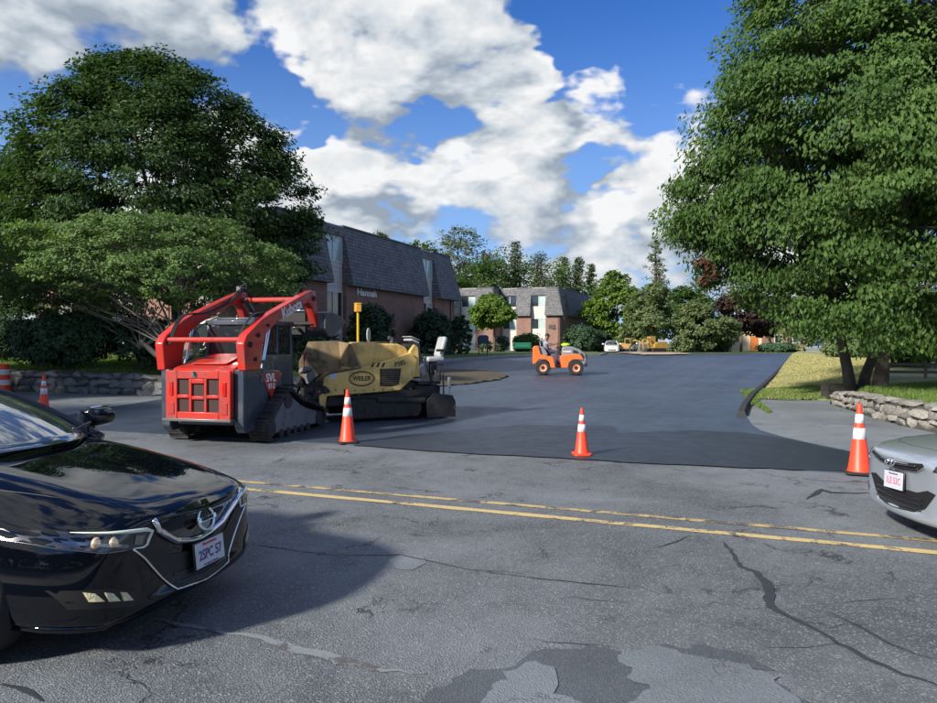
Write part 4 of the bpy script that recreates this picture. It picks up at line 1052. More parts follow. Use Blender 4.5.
def line_on(name, tree, pts, r, mat, parent, dirv=(-1, 0, 0), plane='yz', off=.0, sub=4, flat=None):
    P = MB(); P.tube([(p[0], p[1], 0) for p in pts], .001, 3, sub=sub) if False else None
    path = []
    q = [Vector((p[0], p[1])) for p in pts]
    for a, b in zip(q[:-1], q[1:]):
        n = max(1, int((b - a).length / .03)); path += [a.lerp(b, k / n) for k in range(n)]
    path.append(q[-1]); d = Vector(dirv); out = []
    for p in path:
        o = {'yz': Vector((0, p.x, p.y)), 'xz': Vector((p.x, 0, p.y)), 'xy': Vector((p.x, p.y, 0))}[plane] - d * 1.5
        h = tree.ray_cast(o, d)
        c = h[0] if h[0] is not None else tree.find_nearest(o + d * 1.5)[0]
        out.append(c - d * off)
    rs = r if isinstance(r, (int, float)) else [float(np.interp(i / (len(out) - 1), [k / (len(r) - 1) for k in range(len(r))], r)) for i in range(len(out))]
    m = MB(); m.tube(out, rs, 8); return m.build(name, mat, parent, smooth=True)
def wheel(parent, x, y, r=.33, w=.22, side=1):
    o = empty('wheel', (x, y, r)); o.parent = parent
    m = MB(); m.lathe([(r * .66, -w / 2), (r * .93, -w / 2), (r, -w * .36), (r, w * .36), (r * .93, w / 2), (r * .66, w / 2)], 36, axis='y', cap=False); t_ = m.build('tyre', M_rubber, o, smooth=True, autos=40); fixn(t_)
    m = MB(); m.lathe([(r * .68, -w * .45), (r * .68, w * .45)], 32, axis='y', cap=False)
    yy = side * w * .34; m.lathe([(.0, yy - .02), (r * .16, yy - .02), (r * .16, yy + .02), (0, yy + .02)], 14, axis='y')
    for k in range(5):
        for e in (-.1, .1):
            a = 2 * math.pi * k / 5 + e; c, s = math.cos(a), math.sin(a)
            rot = Matrix.Rotation(-a, 3, 'Y'); m.box((c * r * .4, yy, s * r * .4), (r * .56, .03, .035), rot)
    m.build('rim', M_rim, o, autos=35)
    m = MB(); m.lathe([(.0, -.02), (r * .5, -.02), (r * .5, .0), (0, .0)], 20, axis='y'); m.build('brake_disc', M_dchrome, o)
    return o
def car(name, label, paint, front_xy, heading, P, cat='car', group=None, simple=False):
    """local x forward, nose tip at x=0; P: parameter set"""
    root = empty(name, (front_xy[0], front_xy[1], zg(*front_xy)), heading, label, cat, group)
    L, Wd = P['L'], P['W']; zs = P['hood']      # (distance back, centre height) of the upper line
    stations = P['st']
    secs = []
    for (a, w, zb, zt, crown, xo) in stations:
        # a distance back, half width, bottom z, centre top z, shoulder drop, x offset of the centre ahead of the side
        sh = zt - crown
        hs = [(0, zb), (w * .80, zb), (w * .955, zb + .03), (w * .995, zb + (sh - zb) * .30), (w, zb + (sh - zb) * .55), (w * .985, zb + (sh - zb) * .80), (w * .93, sh - .012), (w * .82, sh + crown * .38), (w * P.get('ridge', .66), zt - crown * P.get('rz', .22)), (w * .40, zt - crown * .10), (0, zt)]
        xx = [-a + xo * (1 - (h[0] / max(w, .01)) ** 2.2) for h in hs]
        secs.append((xx, hs))
    body = loft('body', secs, paint, root, 2)
    bake(body)
    wheel_cut(body, [-P['fw'], -P['rw']], P.get('arch', .37), Wd)
    tree = bvh(body)
    # under-tray fills the wheel wells
    m = MB(); m.box((-L / 2, 0, .36), (L * .86, Wd * 1.36, .30)); m.build('underbody', M_plastic, root)
    for wx in (P['fw'], P['rw']):
        for s in (-1, 1): wheel(root, -wx, s * (Wd - .12), P.get('wr', .33), .22, s)
    # glasshouse
    g = P['glass']; (b0, zb0), (t0, zt0), (t1, zt1), (b1, zb1) = g['pts']; yb, yt = g['yb'], g['yt']; bow = g.get('bow', .30)
    def ws(u, v):      # windscreen patch: u across -1..1, v up 0..1
        x = -b0 - bow * abs(u) ** 2.0 * (1 - .35 * v) - (t0 - b0) * v * 1.0 + .05 * math.sin(math.pi * v); z = zb0 - .03 * u * u + (zt0 - zb0 - .035 * u * u) * (v + .12 * math.sin(math.pi * v) * .5)
        return (x, u * (yb * .94 + (yt * .96 - yb * .94) * v), z)
    def patch(name_, fn, nu, nv, mat_):
        m = MB(); vs = [fn(-1 + 2 * i / nu, j / nv) for j in range(nv + 1) for i in range(nu + 1)]
        m.add(vs, [(j * (nu + 1) + i, j * (nu + 1) + i + 1, (j + 1) * (nu + 1) + i + 1, (j + 1) * (nu + 1) + i) for j in range(nv) for i in range(nu)])
        o = m.build(name_, mat_, root, smooth=True); s_ = o.modifiers.new('s', 'SOLIDIFY'); s_.thickness = .006; return o
    patch('windscreen', ws, 16, 10, P.get('glassmat', M_shield))
    def rw(u, v):
        x = -b1 + .16 * abs(u) ** 2 + (b1 - t1) * v; z = zb1 - .03 * u * u + (zt1 - zb1) * (v + .07 * math.sin(math.pi * v)); return (x, -u * (yb * .86 + (yt * .93 - yb * .86) * v), z - .03 * u * u * v)
    patch('rear_window', rw, 10, 8, P.get('glassmat', M_shield))
    def rf(u, v):
        x = -t0 - (t1 - t0) * v - (bow * .65) * abs(u) ** 2 * (1 - v) + .16 * abs(u) ** 2 * v; z = (zt0 + (zt1 - zt0) * v) + .035 * math.sin(math.pi * v) - .035 * u * u - .012 * abs(u) ** 6; return (x, u * yt * (.96 - .03 * v), z)
    patch('roof', rf, 12, 12, paint)
    for s in (-1, 1):
        A = Vector((-b0 - bow, s * yb * .945, zb0 - .04)); Bt = Vector((-t0 - bow * .65, s * yt * .965, zt0 - .07)); Rt = Vector((-t1 + .16, s * yt * .93, zt1 - .05)); Rb = Vector((-b1 + .20, s * yb * .88, zb1 - .05))
        m = MB(); Rt0 = Rt
        path = [A + Vector((.10, 0, -.03)), A.lerp(Bt, .33) + Vector((.0, s * .012, .03)), A.lerp(Bt, .7) + Vector((0, s * .012, .028)), Bt, Bt.lerp(Rt, .5) + Vector((0, s * .01, .03)), Rt, Rt.lerp(Rb, .5) + Vector((0, s * .01, .02)), Rb]
        m.tube(path, [.055, .042, .038, .040, .038, .045, .06, .09], 8, sub=4); m.build('pillar', paint, root, smooth=True)
        # side glass as one bent sheet
        top = [A.lerp(Bt, .5), Bt, Bt.lerp(Rt, .5) + Vector((0, 0, .02)), Rt, Rt.lerp(Rb, .6)]; bot = [Vector((p.x, s * yb * .985, zb0 - .06)) for p in top]
        m = MB(); m.add([A] + top + bot, [tuple([0, 1, 6])] + [(1 + i, 2 + i, 7 + i, 6 + i) for i in range(4)]); m.build('side_window', P.get('glassmat', M_shield), root)
        # door mirror
        mx = -P['mirror']; my = s * (yb + .20)
        m = MB(); m.prism([(.085, -.045), (.10, .03), (.03, .085), (-.075, .085), (-.085, -.07), (.0, -.08)], -.125, .125, 'y')
        o = m.build('door_mirror', paint, root, smooth=True, subd=0); bv_ = o.modifiers.new('b', 'BEVEL'); bv_.width = .035; bv_.segments = 4; bv_.limit_method = 'NONE'; o.location = (mx, my, P.get('mz', 1.03))
        m = MB(); m.box((0, -s * .14, -.06), (.08, .16, .04)); m.build('mirror_arm', M_plastic, o)
        m = MB(); m.box((-.084, 0, .005), (.006, .20, .12)); m.build('mirror_glass', M_dchrome, o)
        m = MB(); m.tube([(.035, -.11, .088), (.045, 0, .092), (.035, .11, .088)], .006, 6); m.build('mirror_trim', M_chrome, o)
    # interior block, dashboard and seats behind the glass
    m = MB(); m.box((-(b0 + b1) / 2 - .1, 0, zb0 - .22), (b1 - b0 - .7, yb * 1.7, .30)); m.build('cabin_floor', M_plastic, root)
    m = MB(); m.prism([(-b0 - .18, zb0 - .05), (-b0 - .75, zb0 - .01), (-b0 - .85, zb0 - .16), (-b0 - .3, zb0 - .2)], -yb * .85, yb * .85, 'y'); m.build('dashboard', pbr('dashboard', (.018, .018, .02), .6), root)
    for s in (-1, 1):
        m = MB(); m.box((-t0 - .42, s * .36, zb0 + .04), (.16, .46, .56), Matrix.Rotation(R(-14), 3, 'Y')); m.box((-t0 - .52, s * .36, zb0 + .37), (.11, .24, .17))
        m.build('seat', pbr('seat_cloth', (.03, .03, .032), .85), root, bevel=.04, seg=3)
    if not simple:
        line_on('bonnet_seam', tree, [(s_[0], s_[1]) for s_ in P['seam']], .0035, M_plastic, root, (0, 0, -1), 'xy', -.0015)
        line_on('bonnet_seam', tree, [(s_[0], -s_[1]) for s_ in P['seam']], .0035, M_plastic, root, (0, 0, -1), 'xy', -.0015)
        # wiper
        for s in (-.35, .15):
            m = MB(); m.tube([(-b0 - .02 - .1, s, zb0 - .005), (-b0 - .12 - .12, s + .3, zb0 + .03), (-b0 - .16 - .2, s + .62, zb0 + .06)], .009, 6); m.build('wiper', M_plastic, root)
    return root, tree, body
# --- black sedan in the near lane
PB = dict(L=4.9, W=.93, hood=None, fw=.98, rw=3.76, wr=.35, arch=.40, ridge=.66, rz=.02, mirror=1.72, mz=1.13,
    st=[(.10, .50, .30, .70, .03, .08), (.14, .66, .22, .745, .045, .10), (.22, .78, .19, .785, .075, .13), (.36, .85, .17, .83, .115, .12), (.58, .895, .17, .895, .15, .07), (.85, .92, .18, .960, .18, .03), (1.2, .93, .18, 1.03, .20, 0), (1.6, .93, .18, 1.06, .17, 0),
        (2.3, .93, .18, 1.04, .12, 0), (3.2, .93, .18, 1.05, .12, 0), (3.9, .92, .20, 1.10, .13, 0), (4.5, .88, .24, 1.10, .12, -.02), (4.78, .80, .30, 1.02, .12, -.05), (4.88, .70, .38, .9, .12, -.06)],
    glass=dict(pts=((1.22, 1.06), (2.12, 1.445), (3.35, 1.43), (4.3, 1.13)), yb=.80, yt=.60, bow=.36),
    seam=[(-1.55, .74), (-1.0, .70), (-.6, .62), (-.35, .52), (-.22, .40)])
HB = R(-13.3)
bx0, by0 = -1.61, 4.44
NB, tb, bodyb = car('sedan', 'glossy black sedan with chrome trimmed grille cut by the left edge', M_black, (bx0, by0), HB, PB)
def nose(t_, y, z, off):
    h = t_.ray_cast(Vector((1.5, y, z)), Vector((-1, 0, 0)))[0]; return (h.x + off, h.y, h.z)
def mirror_y(pts): return [(-a, b) for a, b in pts][::-1]
# grille mouth: one tall dark opening under the bonnet, V shaped chrome, thin chrome outline
patch_on('grille', tb, [(-.42, .67), (-.28, .54), (0, .49), (.28, .54), (.42, .67), (.38, .735), (0, .765), (-.38, .735)], M_gloss, NB, .004)
patch_on('grille', tb, [(-.56, .58), (-.45, .62), (-.30, .49), (0, .44), (.30, .49), (.45, .62), (.56, .58), (.36, .36), (.26, .285), (0, .26), (-.26, .285), (-.36, .36)], M_plastic, NB, .006)
for z in (.31, .36):
    line_on('grille_slat', tb, [(-.26, z), (0, z - .015), (.26, z)], .006, M_gloss, NB, off=.010)
line_on('chrome_strip', tb, [(-.455, .735), (-.41, .665), (-.24, .555), (-.10, .520), (0, .51), (.10, .520), (.24, .555), (.41, .665), (.455, .735)], [.016, .024, .024, .020, .020, .020, .024, .024, .016], M_chrome, NB, off=.012)
line_on('chrome_strip', tb, [(-.58, .60), (-.50, .53), (-.36, .37), (-.27, .278), (0, .250), (.27, .278), (.36, .37), (.50, .53), (.58, .60)], .0065, M_chrome, NB, off=.008)
line_on('lower_lip', tb, [(-.84, .215), (-.6, .19), (0, .18), (.6, .19), (.84, .215)], .022, M_black, NB, off=.004)
# badge: ring and bar
bd = empty('badge', nose(tb, 0, .635, .045)); bd.parent = NB; bd.rotation_euler = (0, R(-14), 0)
m = MB(); pts = [(0, .078 * math.cos(a), .070 * math.sin(a)) for a in [2 * math.pi * k / 32 for k in range(33)]]; m.tube(pts, .011, 8, cap=False); m.build('badge_ring', M_chrome, bd, smooth=True)
m = MB(); m.box((.006, 0, 0), (.016, .19, .030)); bb = m.build('badge_bar', M_chrome, bd, bevel=.003)
text_part(bb, 'NISSAN', .030, .002, (.016, 0, 0), (R(90), 0, R(90)), M_plastic, bold=.0008, sx=1.15)
m = MB(); m.lathe([(0, -.012), (.085, -.012), (.085, -.006), (0, -.006)], 28, axis='x'); m.build('badge_plate', M_gloss, bd)
# plate
pl = empty('licence_plate', nose(tb, .05, .415, .045)); pl.parent = NB; pl.rotation_euler = (0, R(-6), 0)
m = MB(); m.box((-.006, 0, 0), (.012, .325, .175)); m.build('plate_holder', M_plastic, pl, bevel=.006)
m = MB(); m.box((.004, 0, 0), (.004, .305, .155)); m.build('plate_face', M_plate, pl, bevel=.003)
text_part(pl, '2SPC 57', .088, .001, (.0075, .0, -.006), (R(90), 0, R(90)), M_blue, bold=.0015, sx=.80)
text_part(pl, 'Massachusetts', .026, .0008, (.0075, 0, .060), (R(90), 0, R(90)), M_red, bold=.0004)
text_part(pl, 'The Spirit of America', .018, .0008, (.0075, 0, -.066), (R(90), 0, R(90)), M_blue)
# headlamps (boomerang), fog lamps
for s in (-1, 1):
    f = (lambda q: q) if s > 0 else mirror_y
    hl = patch_on('headlight', tb, f([(.46, .665), (.50, .585), (.60, .600), (.72, .615), (.84, .665), (.905, .735), (.93, .775), (.84, .745), (.70, .715), (.56, .70)]), M_lampd, NB, .005)
    line_on('light_strip', tb, [(s * a, b) for a, b in ((.76, .725), (.68, .712), (.50, .690), (.455, .672), (.485, .600), (.51, .592), (.58, .603))], [.002, .008, .011, .012, .011, .007, .003], M_led, hl, off=.010)
    line_on('chrome_edge', tb, [(s * a, b) for a, b in ((.60, .602), (.72, .612), (.82, .650), (.90, .725))], .0035, M_dchrome, hl, off=.006)
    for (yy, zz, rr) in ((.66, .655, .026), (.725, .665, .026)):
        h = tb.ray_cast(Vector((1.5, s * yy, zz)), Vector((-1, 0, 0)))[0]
        m = MB(); m.lathe([(0, rr * .5), (rr * .6, rr * .4), (rr, 0), (rr * 1.25, -.005), (rr * 1.25, -.02)], 20, (0, 0, 0), 'x'); o = m.build('projector', M_glint, hl, smooth=True); o.location = h + Vector((-.002, 0, 0)); fixn(o)
    patch_on('lamp_ledge', tb, [(s * a, b) for a, b in ((.60, .630), (.80, .690), (.80, .672), (.61, .612))], M_dchrome, hl, .009)
    patch_on('reflector', tb, [(s * a, b) for a, b in ((.505, .66), (.52, .610), (.575, .625), (.565, .672))], M_dchrome, hl, .010)
    fl = patch_on('fog_light', tb, f([(.56, .28), (.82, .335), (.86, .44), (.70, .42), (.56, .36)]), M_plastic, NB, .004)
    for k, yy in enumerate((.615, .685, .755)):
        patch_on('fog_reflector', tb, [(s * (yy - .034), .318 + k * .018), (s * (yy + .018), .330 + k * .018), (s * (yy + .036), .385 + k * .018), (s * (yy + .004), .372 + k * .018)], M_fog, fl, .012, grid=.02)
# --- silver hatch at the right edge
PS = dict(L=4.5, W=.89, hood=None, fw=.90, rw=3.6, wr=.32, arch=.365, ridge=.62, rz=.12, mirror=1.55, mz=1.02,
    st=[(.10, .46, .28, .67, .03, .09), (.13, .62, .21, .725, .05, .11), (.22, .74, .18, .775, .085, .15), (.36, .81, .16, .82, .12, .15), (.58, .86, .165, .87, .15, .09), (.82, .88, .17, .895, .18, .04), (1.1, .89, .18, .955, .19, 0), (1.5, .89, .18, .98, .14, 0),
        (2.2, .89, .18, .98, .10, 0), (3.1, .89, .18, .99, .10, 0), (3.7, .88, .2, 1.03, .11, 0), (4.2, .84, .24, 1.03, .11, -.02), (4.4, .76, .30, .98, .11, -.04), (4.5, .64, .38, .86, .11, -.05)],
    glass=dict(pts=((1.12, .97), (1.98, 1.40), (3.1, 1.38), (4.0, 1.05)), yb=.77, yt=.57, bow=.34),
    seam=[(-1.45, .70), (-.95, .68), (-.6, .60), (-.36, .46), (-.26, .30), (-.22, .0)])
HS = R(180 - 3)
SX, SY = 3.80, 6.40
NS, ts, bodys = car('compact_car', 'silver compact car with front plate cut by the right edge', M_silver, (SX, SY), HS, PS)
patch_on('upper_grille', ts, [(-.43, 0.685), (-.30, 0.625), (0, 0.595), (.30, 0.625), (.43, 0.685), (.40, 0.715), (.2, 0.692), (0, 0.685), (-.2, 0.692), (-.40, 0.715)], M_plastic, NS, .005)
for z in (.632, .66): line_on('grille_bar', ts, [(-.34, z + .025), (0, z - .01), (.34, z + .025)], .006, M_dchrome, NS, off=.010)
line_on('chrome_strip', ts, [(-.43, 0.685), (-.30, 0.625), (0, 0.595), (.30, 0.625), (.43, 0.685)], .006, M_chrome, NS, off=.007)
patch_on('lower_grille', ts, [(-.52, 0.475), (-.42, 0.49), (-.28, 0.445), (0, 0.43), (.28, 0.445), (.42, 0.49), (.52, 0.475), (.40, 0.33), (.28, 0.275), (0, 0.26), (-.28, 0.275), (-.40, 0.33)], M_plastic, NS, .005)
for z in (.29, .335, .38): line_on('grille_bar', ts, [(-.36, z + .015), (0, z - .005), (.36, z + .015)], .007, M_gloss, NS, off=.012)
line_on('lip', ts, [(-.78, .205), (-.5, .18), (0, .172), (.5, .18), (.78, .205)], .016, M_plastic, NS, off=.002)
bd = empty('badge', nose(ts, 0, .668, .020)); bd.parent = NS; bd.rotation_euler = (0, R(-20), 0)
m = MB(); m.tube([(0, .075 * math.cos(a), .040 * math.sin(a)) for a in [2 * math.pi * k / 28 for k in range(29)]], .007, 8, cap=False); m.build('badge_ring', M_chrome, bd, smooth=True)
m = MB(); m.tube([(.004, -.040, -.026), (.004, -.028, .0), (.004, -.034, .028)], .008, 6); m.tube([(.004, .034, -.028), (.004, .028, 0), (.004, .040, .026)], .008, 6); m.tube([(.004, -.028, -.006), (.004, .028, .006)], .006, 6); m.build('badge_letter', M_chrome, bd, smooth=True)
pl = empty('licence_plate', nose(ts, -.03, .495, .035)); pl.parent = NS; pl.rotation_euler = (R(3), R(-4), 0)
m = MB(); m.box((-.010, 0, 0), (.014, .318, .168)); m.build('plate_holder', M_plastic, pl, bevel=.006)
m = MB(); m.box((.002, 0, 0), (.004, .305, .155)); m.build('plate_face', M_plate, pl, bevel=.003)
text_part(pl, '1LE 53C', .085, .001, (.0055, .0, -.008), (R(90), 0, R(90)), pbr('faded_red', (.50, .16, .22), .5), bold=.0012, sx=.80)
text_part(pl, 'Massachusetts', .026, .0008, (.0055, 0, .058), (R(90), 0, R(90)), M_blue)
for s in (-1, 1):
    f = (lambda q: q) if s > 0 else mirror_y
    hl = patch_on('headlight', ts, f([(.50, 0.66), (.62, 0.66), (.76, 0.715), (.84, 0.795), (.865, 0.86), (.78, 0.835), (.66, 0.765), (.52, 0.71)]), M_lampd, NS, .005)
    patch_on('reflector', ts, [(s * a, b) for a, b in ((.56, .615), (.64, .625), (.74, .675), (.80, .745), (.70, .70), (.58, .645))], M_chrome, hl, .010)
    fl = patch_on('fog_light', ts, f([(.56, .335), (.70, .365), (.80, .43), (.74, .335), (.62, .29)]), M_plastic, NS, .005)
    h = ts.ray_cast(Vector((1.5, s * .68, .345)), Vector((-1, 0, 0)))[0]
    m = MB(); m.lathe([(0, .012), (.025, .010), (.038, 0), (.038, -.01)], 16, (0, 0, 0), 'x'); o = m.build('fog_lens', M_chrome, fl, smooth=True); o.location = h; fixn(o)
# --- parked cars far off
def far_car(name, label, paint, px, D, heading, k=1., group='parked cars at the far end'):
    x, y = at(px, D)
    PF = dict(PS); PF['glassmat'] = M_dglass
    r, t_, b_ = car(name, label, paint, (x, y), heading, PF, group=None, simple=True)
    for s in (-1, 1):
        patch_on('headlight', t_, [(s * .50, .60), (s * .76, .64), (s * .85, .76), (s * .6, .70)], M_led, r, .006, grid=.08)
        patch_on('tail_light', t_, [(s * .45, .80), (s * .78, .82), (s * .76, .95), (s * .45, .93)], M_refl, r, .006, (1, 0, 0), start=6, grid=.08)
    patch_on('grille', t_, [(-.42, .28), (.42, .28), (.5, .42), (-.5, .42)], M_plastic, r, .006, grid=.1)
    m = MB(); m.box((-4.52, 0, .72), (.02, .31, .16)); m.build('licence_plate', M_plate, r)
    return r
M_dglass = pbr('dark_car_glass', (.02, .025, .03), .04, spec=1., coat=1.)
far_car('parked_car', 'grey green parked car seen from behind on the verge under the big maple', M_green, 811, 54.5 + 4.2, R(90), 1)
far_car('parked_car', 'white parked car at the far left corner of the lot beside the hedge mound', M_white, 612, 80, R(-100))
far_car('parked_car', 'second pale parked car just right of the white one', M_silver, 627, 92, R(-115))
# ------------------------------------------------------------ traffic cones and barrel
M_cone = pbr('cone_orange', (.95, .065, .022), .45, var=.10, vscale=9, dirt=(.30, .05, .03), dscale=7, damt=.35)
M_band = pbr('cone_white_band', (.72, .73, .76), .35, dirt=(.35, .34, .34), dscale=9, damt=.4)
M_base = pbr('cone_black_base', (.02, .02, .02), .8)
def cone(px, D, H, label, rz=0., basemat=None, one=False, tilt=0.):
    x, y = at(px, D); root = empty('traffic_cone', (x, y, zg(x, y) + .016), rz, label, 'traffic cone', 'orange traffic cones along the work area'); root.rotation_euler.x = tilt
    b = H * .39; m = MB(); hb = .035
    m.prism([(-b / 2 + .04, -b / 2), (b / 2 - .04, -b / 2), (b / 2, -b / 2 + .04), (b / 2, b / 2 - .04), (b / 2 - .04, b / 2), (-b / 2 + .04, b / 2), (-b / 2, b / 2 - .04), (-b / 2, -b / 2 + .04)], 0, hb, 'z')
    m.build('base', basemat or M_base, root, bevel=.008)
    rb, rt = H * .145, H * .030
    def rad(h): return rb + (rt - rb) * (h - hb) / (H - hb)
    m = MB(); m.lathe([(rb * 1.12, hb), (rb, hb + .025), (rt, H), (rt * .6, H), (rt * .55, H - .06)], 32, cap=False); m.build('cone_body', M_cone, root, smooth=True, autos=50)
    for (h0, h1) in (((.50, .66), (.73, .86)) if not one else ((.55, .68), (.74, .84))):
        h0 *= H; h1 *= H; m = MB(); m.lathe([(rad(h0) + .001, h0), (rad(h0) + .0035, h0 + .001), (rad(h1) + .0035, h1 - .001), (rad(h1) + .001, h1)], 32, cap=False); m.build('reflective_band', M_band, root, smooth=True)
    return root
gD = lambda py: F_PX * EYE / (py - HY)
cone(347.5, 12.25, .915, 'tall orange cone with black base standing in front of the yellow paver', .3)
cone(582, 10.9, .72, 'short orange cone standing alone in the middle of the lot entrance', .1, M_cone)
cone(860, 9.35, .915, 'tall orange cone with black base beside the silver car', -.35)
cone(43.5, 17.5, .915, 'orange cone behind the roof of the black sedan, before the stone wall', .2)
x, y = at(1.5, 24.5); root = empty('traffic_barrel', (x, y, .01), 0, 'orange and white striped traffic barrel at the far left edge before the stone wall', 'traffic barrel')
m = MB(); m.lathe([(.36, 0), (.36, .06), (.30, .08)], 28); m.build('base', M_base, root, smooth=True, autos=40)
prof = [(.28, .08, 0), (.27, .28, 0), (.26, .28, 1), (.26, .46, 1), (.25, .46, 0), (.25, .64, 0), (.24, .64, 1), (.235, .82, 1), (.23, .82, 0), (.22, 1.0, 0)]
for i in range(0, 10, 2):
    a, b = prof[i], prof[i + 1]; m = MB(); m.lathe([(a[0], a[1]), (b[0], b[1])], 28); m.build('band', M_band if a[2] else M_cone, root, smooth=True, autos=40)

# ------------------------------------------------------------ compact track loader
M_lred = pbr('loader_red', (.50, .022, .012), .38, var=.12, vscale=3, dirt=(.16, .035, .025), dscale=2.8, damt=.6, coat=.4)
M_lblue = pbr('loader_dark_blue', (.020, .034, .058), .38, var=.2, vscale=3, dirt=(.06, .062, .065), dscale=2.5, damt=.5, coat=.4)
M_steel = pbr('worn_steel', (.16, .16, .165), .4, metal=.7, var=.3, vscale=6)
M_rod = pbr('polished_rod', (.75, .76, .78), .12, metal=1.)
M_track = pbr('track_rubber', (.020, .020, .021), .85, bump=.6, bscale=20, dirt=(.09, .085, .08), dscale=4, damt=.5)
M_grey = pbr('machine_grey', (.17, .18, .20), .5, dirt=(.05, .05, .05), dscale=4, damt=.5)
M_oilk = pbr('greasy_steel', (.05, .052, .058), .55, metal=.3)
M_mesh = pbr('vent_black', (.012, .011, .011), .7)
M_hiv = pbr('high_visibility_cloth', (.62, .86, .05), .7)
KA = R(90 - 14)      # local +x = forward of the loader
rx, ry = -4.55, 12.0
K = empty('track_loader', (rx, ry, .014), KA, 'red compact track loader with raised arms, grille facing the street', 'track loader')
def kpart(m, name, mat, bevel=.015, parent=K, **kw): return m.build(name, mat, parent, bevel=bevel, **kw)
# local: x forward from the rear face, y left (+) / right (-), z up
m = MB(); m.prism([(.02, .46), (.02, 1.22), (.10, 1.30), (.75, 1.47), (1.0, 1.47), (1.0, .46)], -.60, .60, 'y'); kpart(m, 'engine_cover', M_lred, .035, seg=3)
# tailgate with six grille openings: frame bars over a black mesh
m = MB(); m.box((-.015, 0, .84), (.04, .98, .70)); kpart(m, 'tailgate', pbr('grille_mesh_dark_red', (.035, .010, .010), .7), .0)
tg = MB()
def bar(y0, y1, z0, z1, d=.06): tg.box((-.045, (y0 + y1) / 2, (z0 + z1) / 2), (d, abs(y1 - y0), abs(z1 - z0)))
for (y0, y1, z0, z1) in ((-.62, -.40, .44, 1.26), (.40, .62, .44, 1.26), (-.40, .40, 1.12, 1.26), (-.40, .40, .44, .56), (-.17, -.12, .56, 1.12), (.12, .17, .56, 1.12), (-.40, -.17, .79, .85), (-.12, .12, .77, .83), (.17, .40, .79, .85), (-.12, .12, 1.04, 1.12)): bar(y0, y1, z0, z1)
kpart(tg, 'grille_frame', M_lred, .012)
for i in range(14):
    m = MB(); m.box((-.022, 0, .58 + i * .038), (.010, .80, .007)); kpart(m, 'grille_slat', pbr('slat_dark_red', (.12, .008, .006), .5), 0)
for s in (-1, 1):
    m = MB(); m.box((-.082, s * .51, .95), (.02, .07, .24)); kpart(m, 'tail_light', M_refl, .006)
    m = MB(); m.box((-.08, s * .51, .62), (.012, .11, .20)); kpart(m, 'vent', pbr('vent_red_dark', (.35, .02, .015), .5), .004)
m = MB(); m.lathe([(0, -.09), (.055, -.088), (.06, -.078), (.06, -.06)], 24, (0, .06, 1.19), 'x'); kpart(m, 'badge', M_rod, 0, autos=30)
m = MB(); m.tube([(-.08, .085, 1.175), (-.083, .085, 1.205), (-.083, .06, 1.19), (-.083, .035, 1.205), (-.083, .035, 1.175)], .006, 5); kpart(m, 'badge_letter', M_mesh, 0)
m = MB(); m.box((-.06, 0, .425), (.14, 1.32, .05)); kpart(m, 'rear_bumper', M_steel, .01)
# frame sides, chassis
for s in (-1, 1):
    m = MB(); m.prism([(.04, .30), (.04, 1.28), (.50, 1.30), (1.25, 1.22), (1.35, .95), (.92, .86), (.55, .24), (.12, .20)], s * .62, s * .80, 'y'); kpart(m, 'side_frame', M_lblue, .02)
m = MB(); m.box((1.25, 0, .55), (2.2, 1.1, .46)); kpart(m, 'chassis', M_lblue, .02)
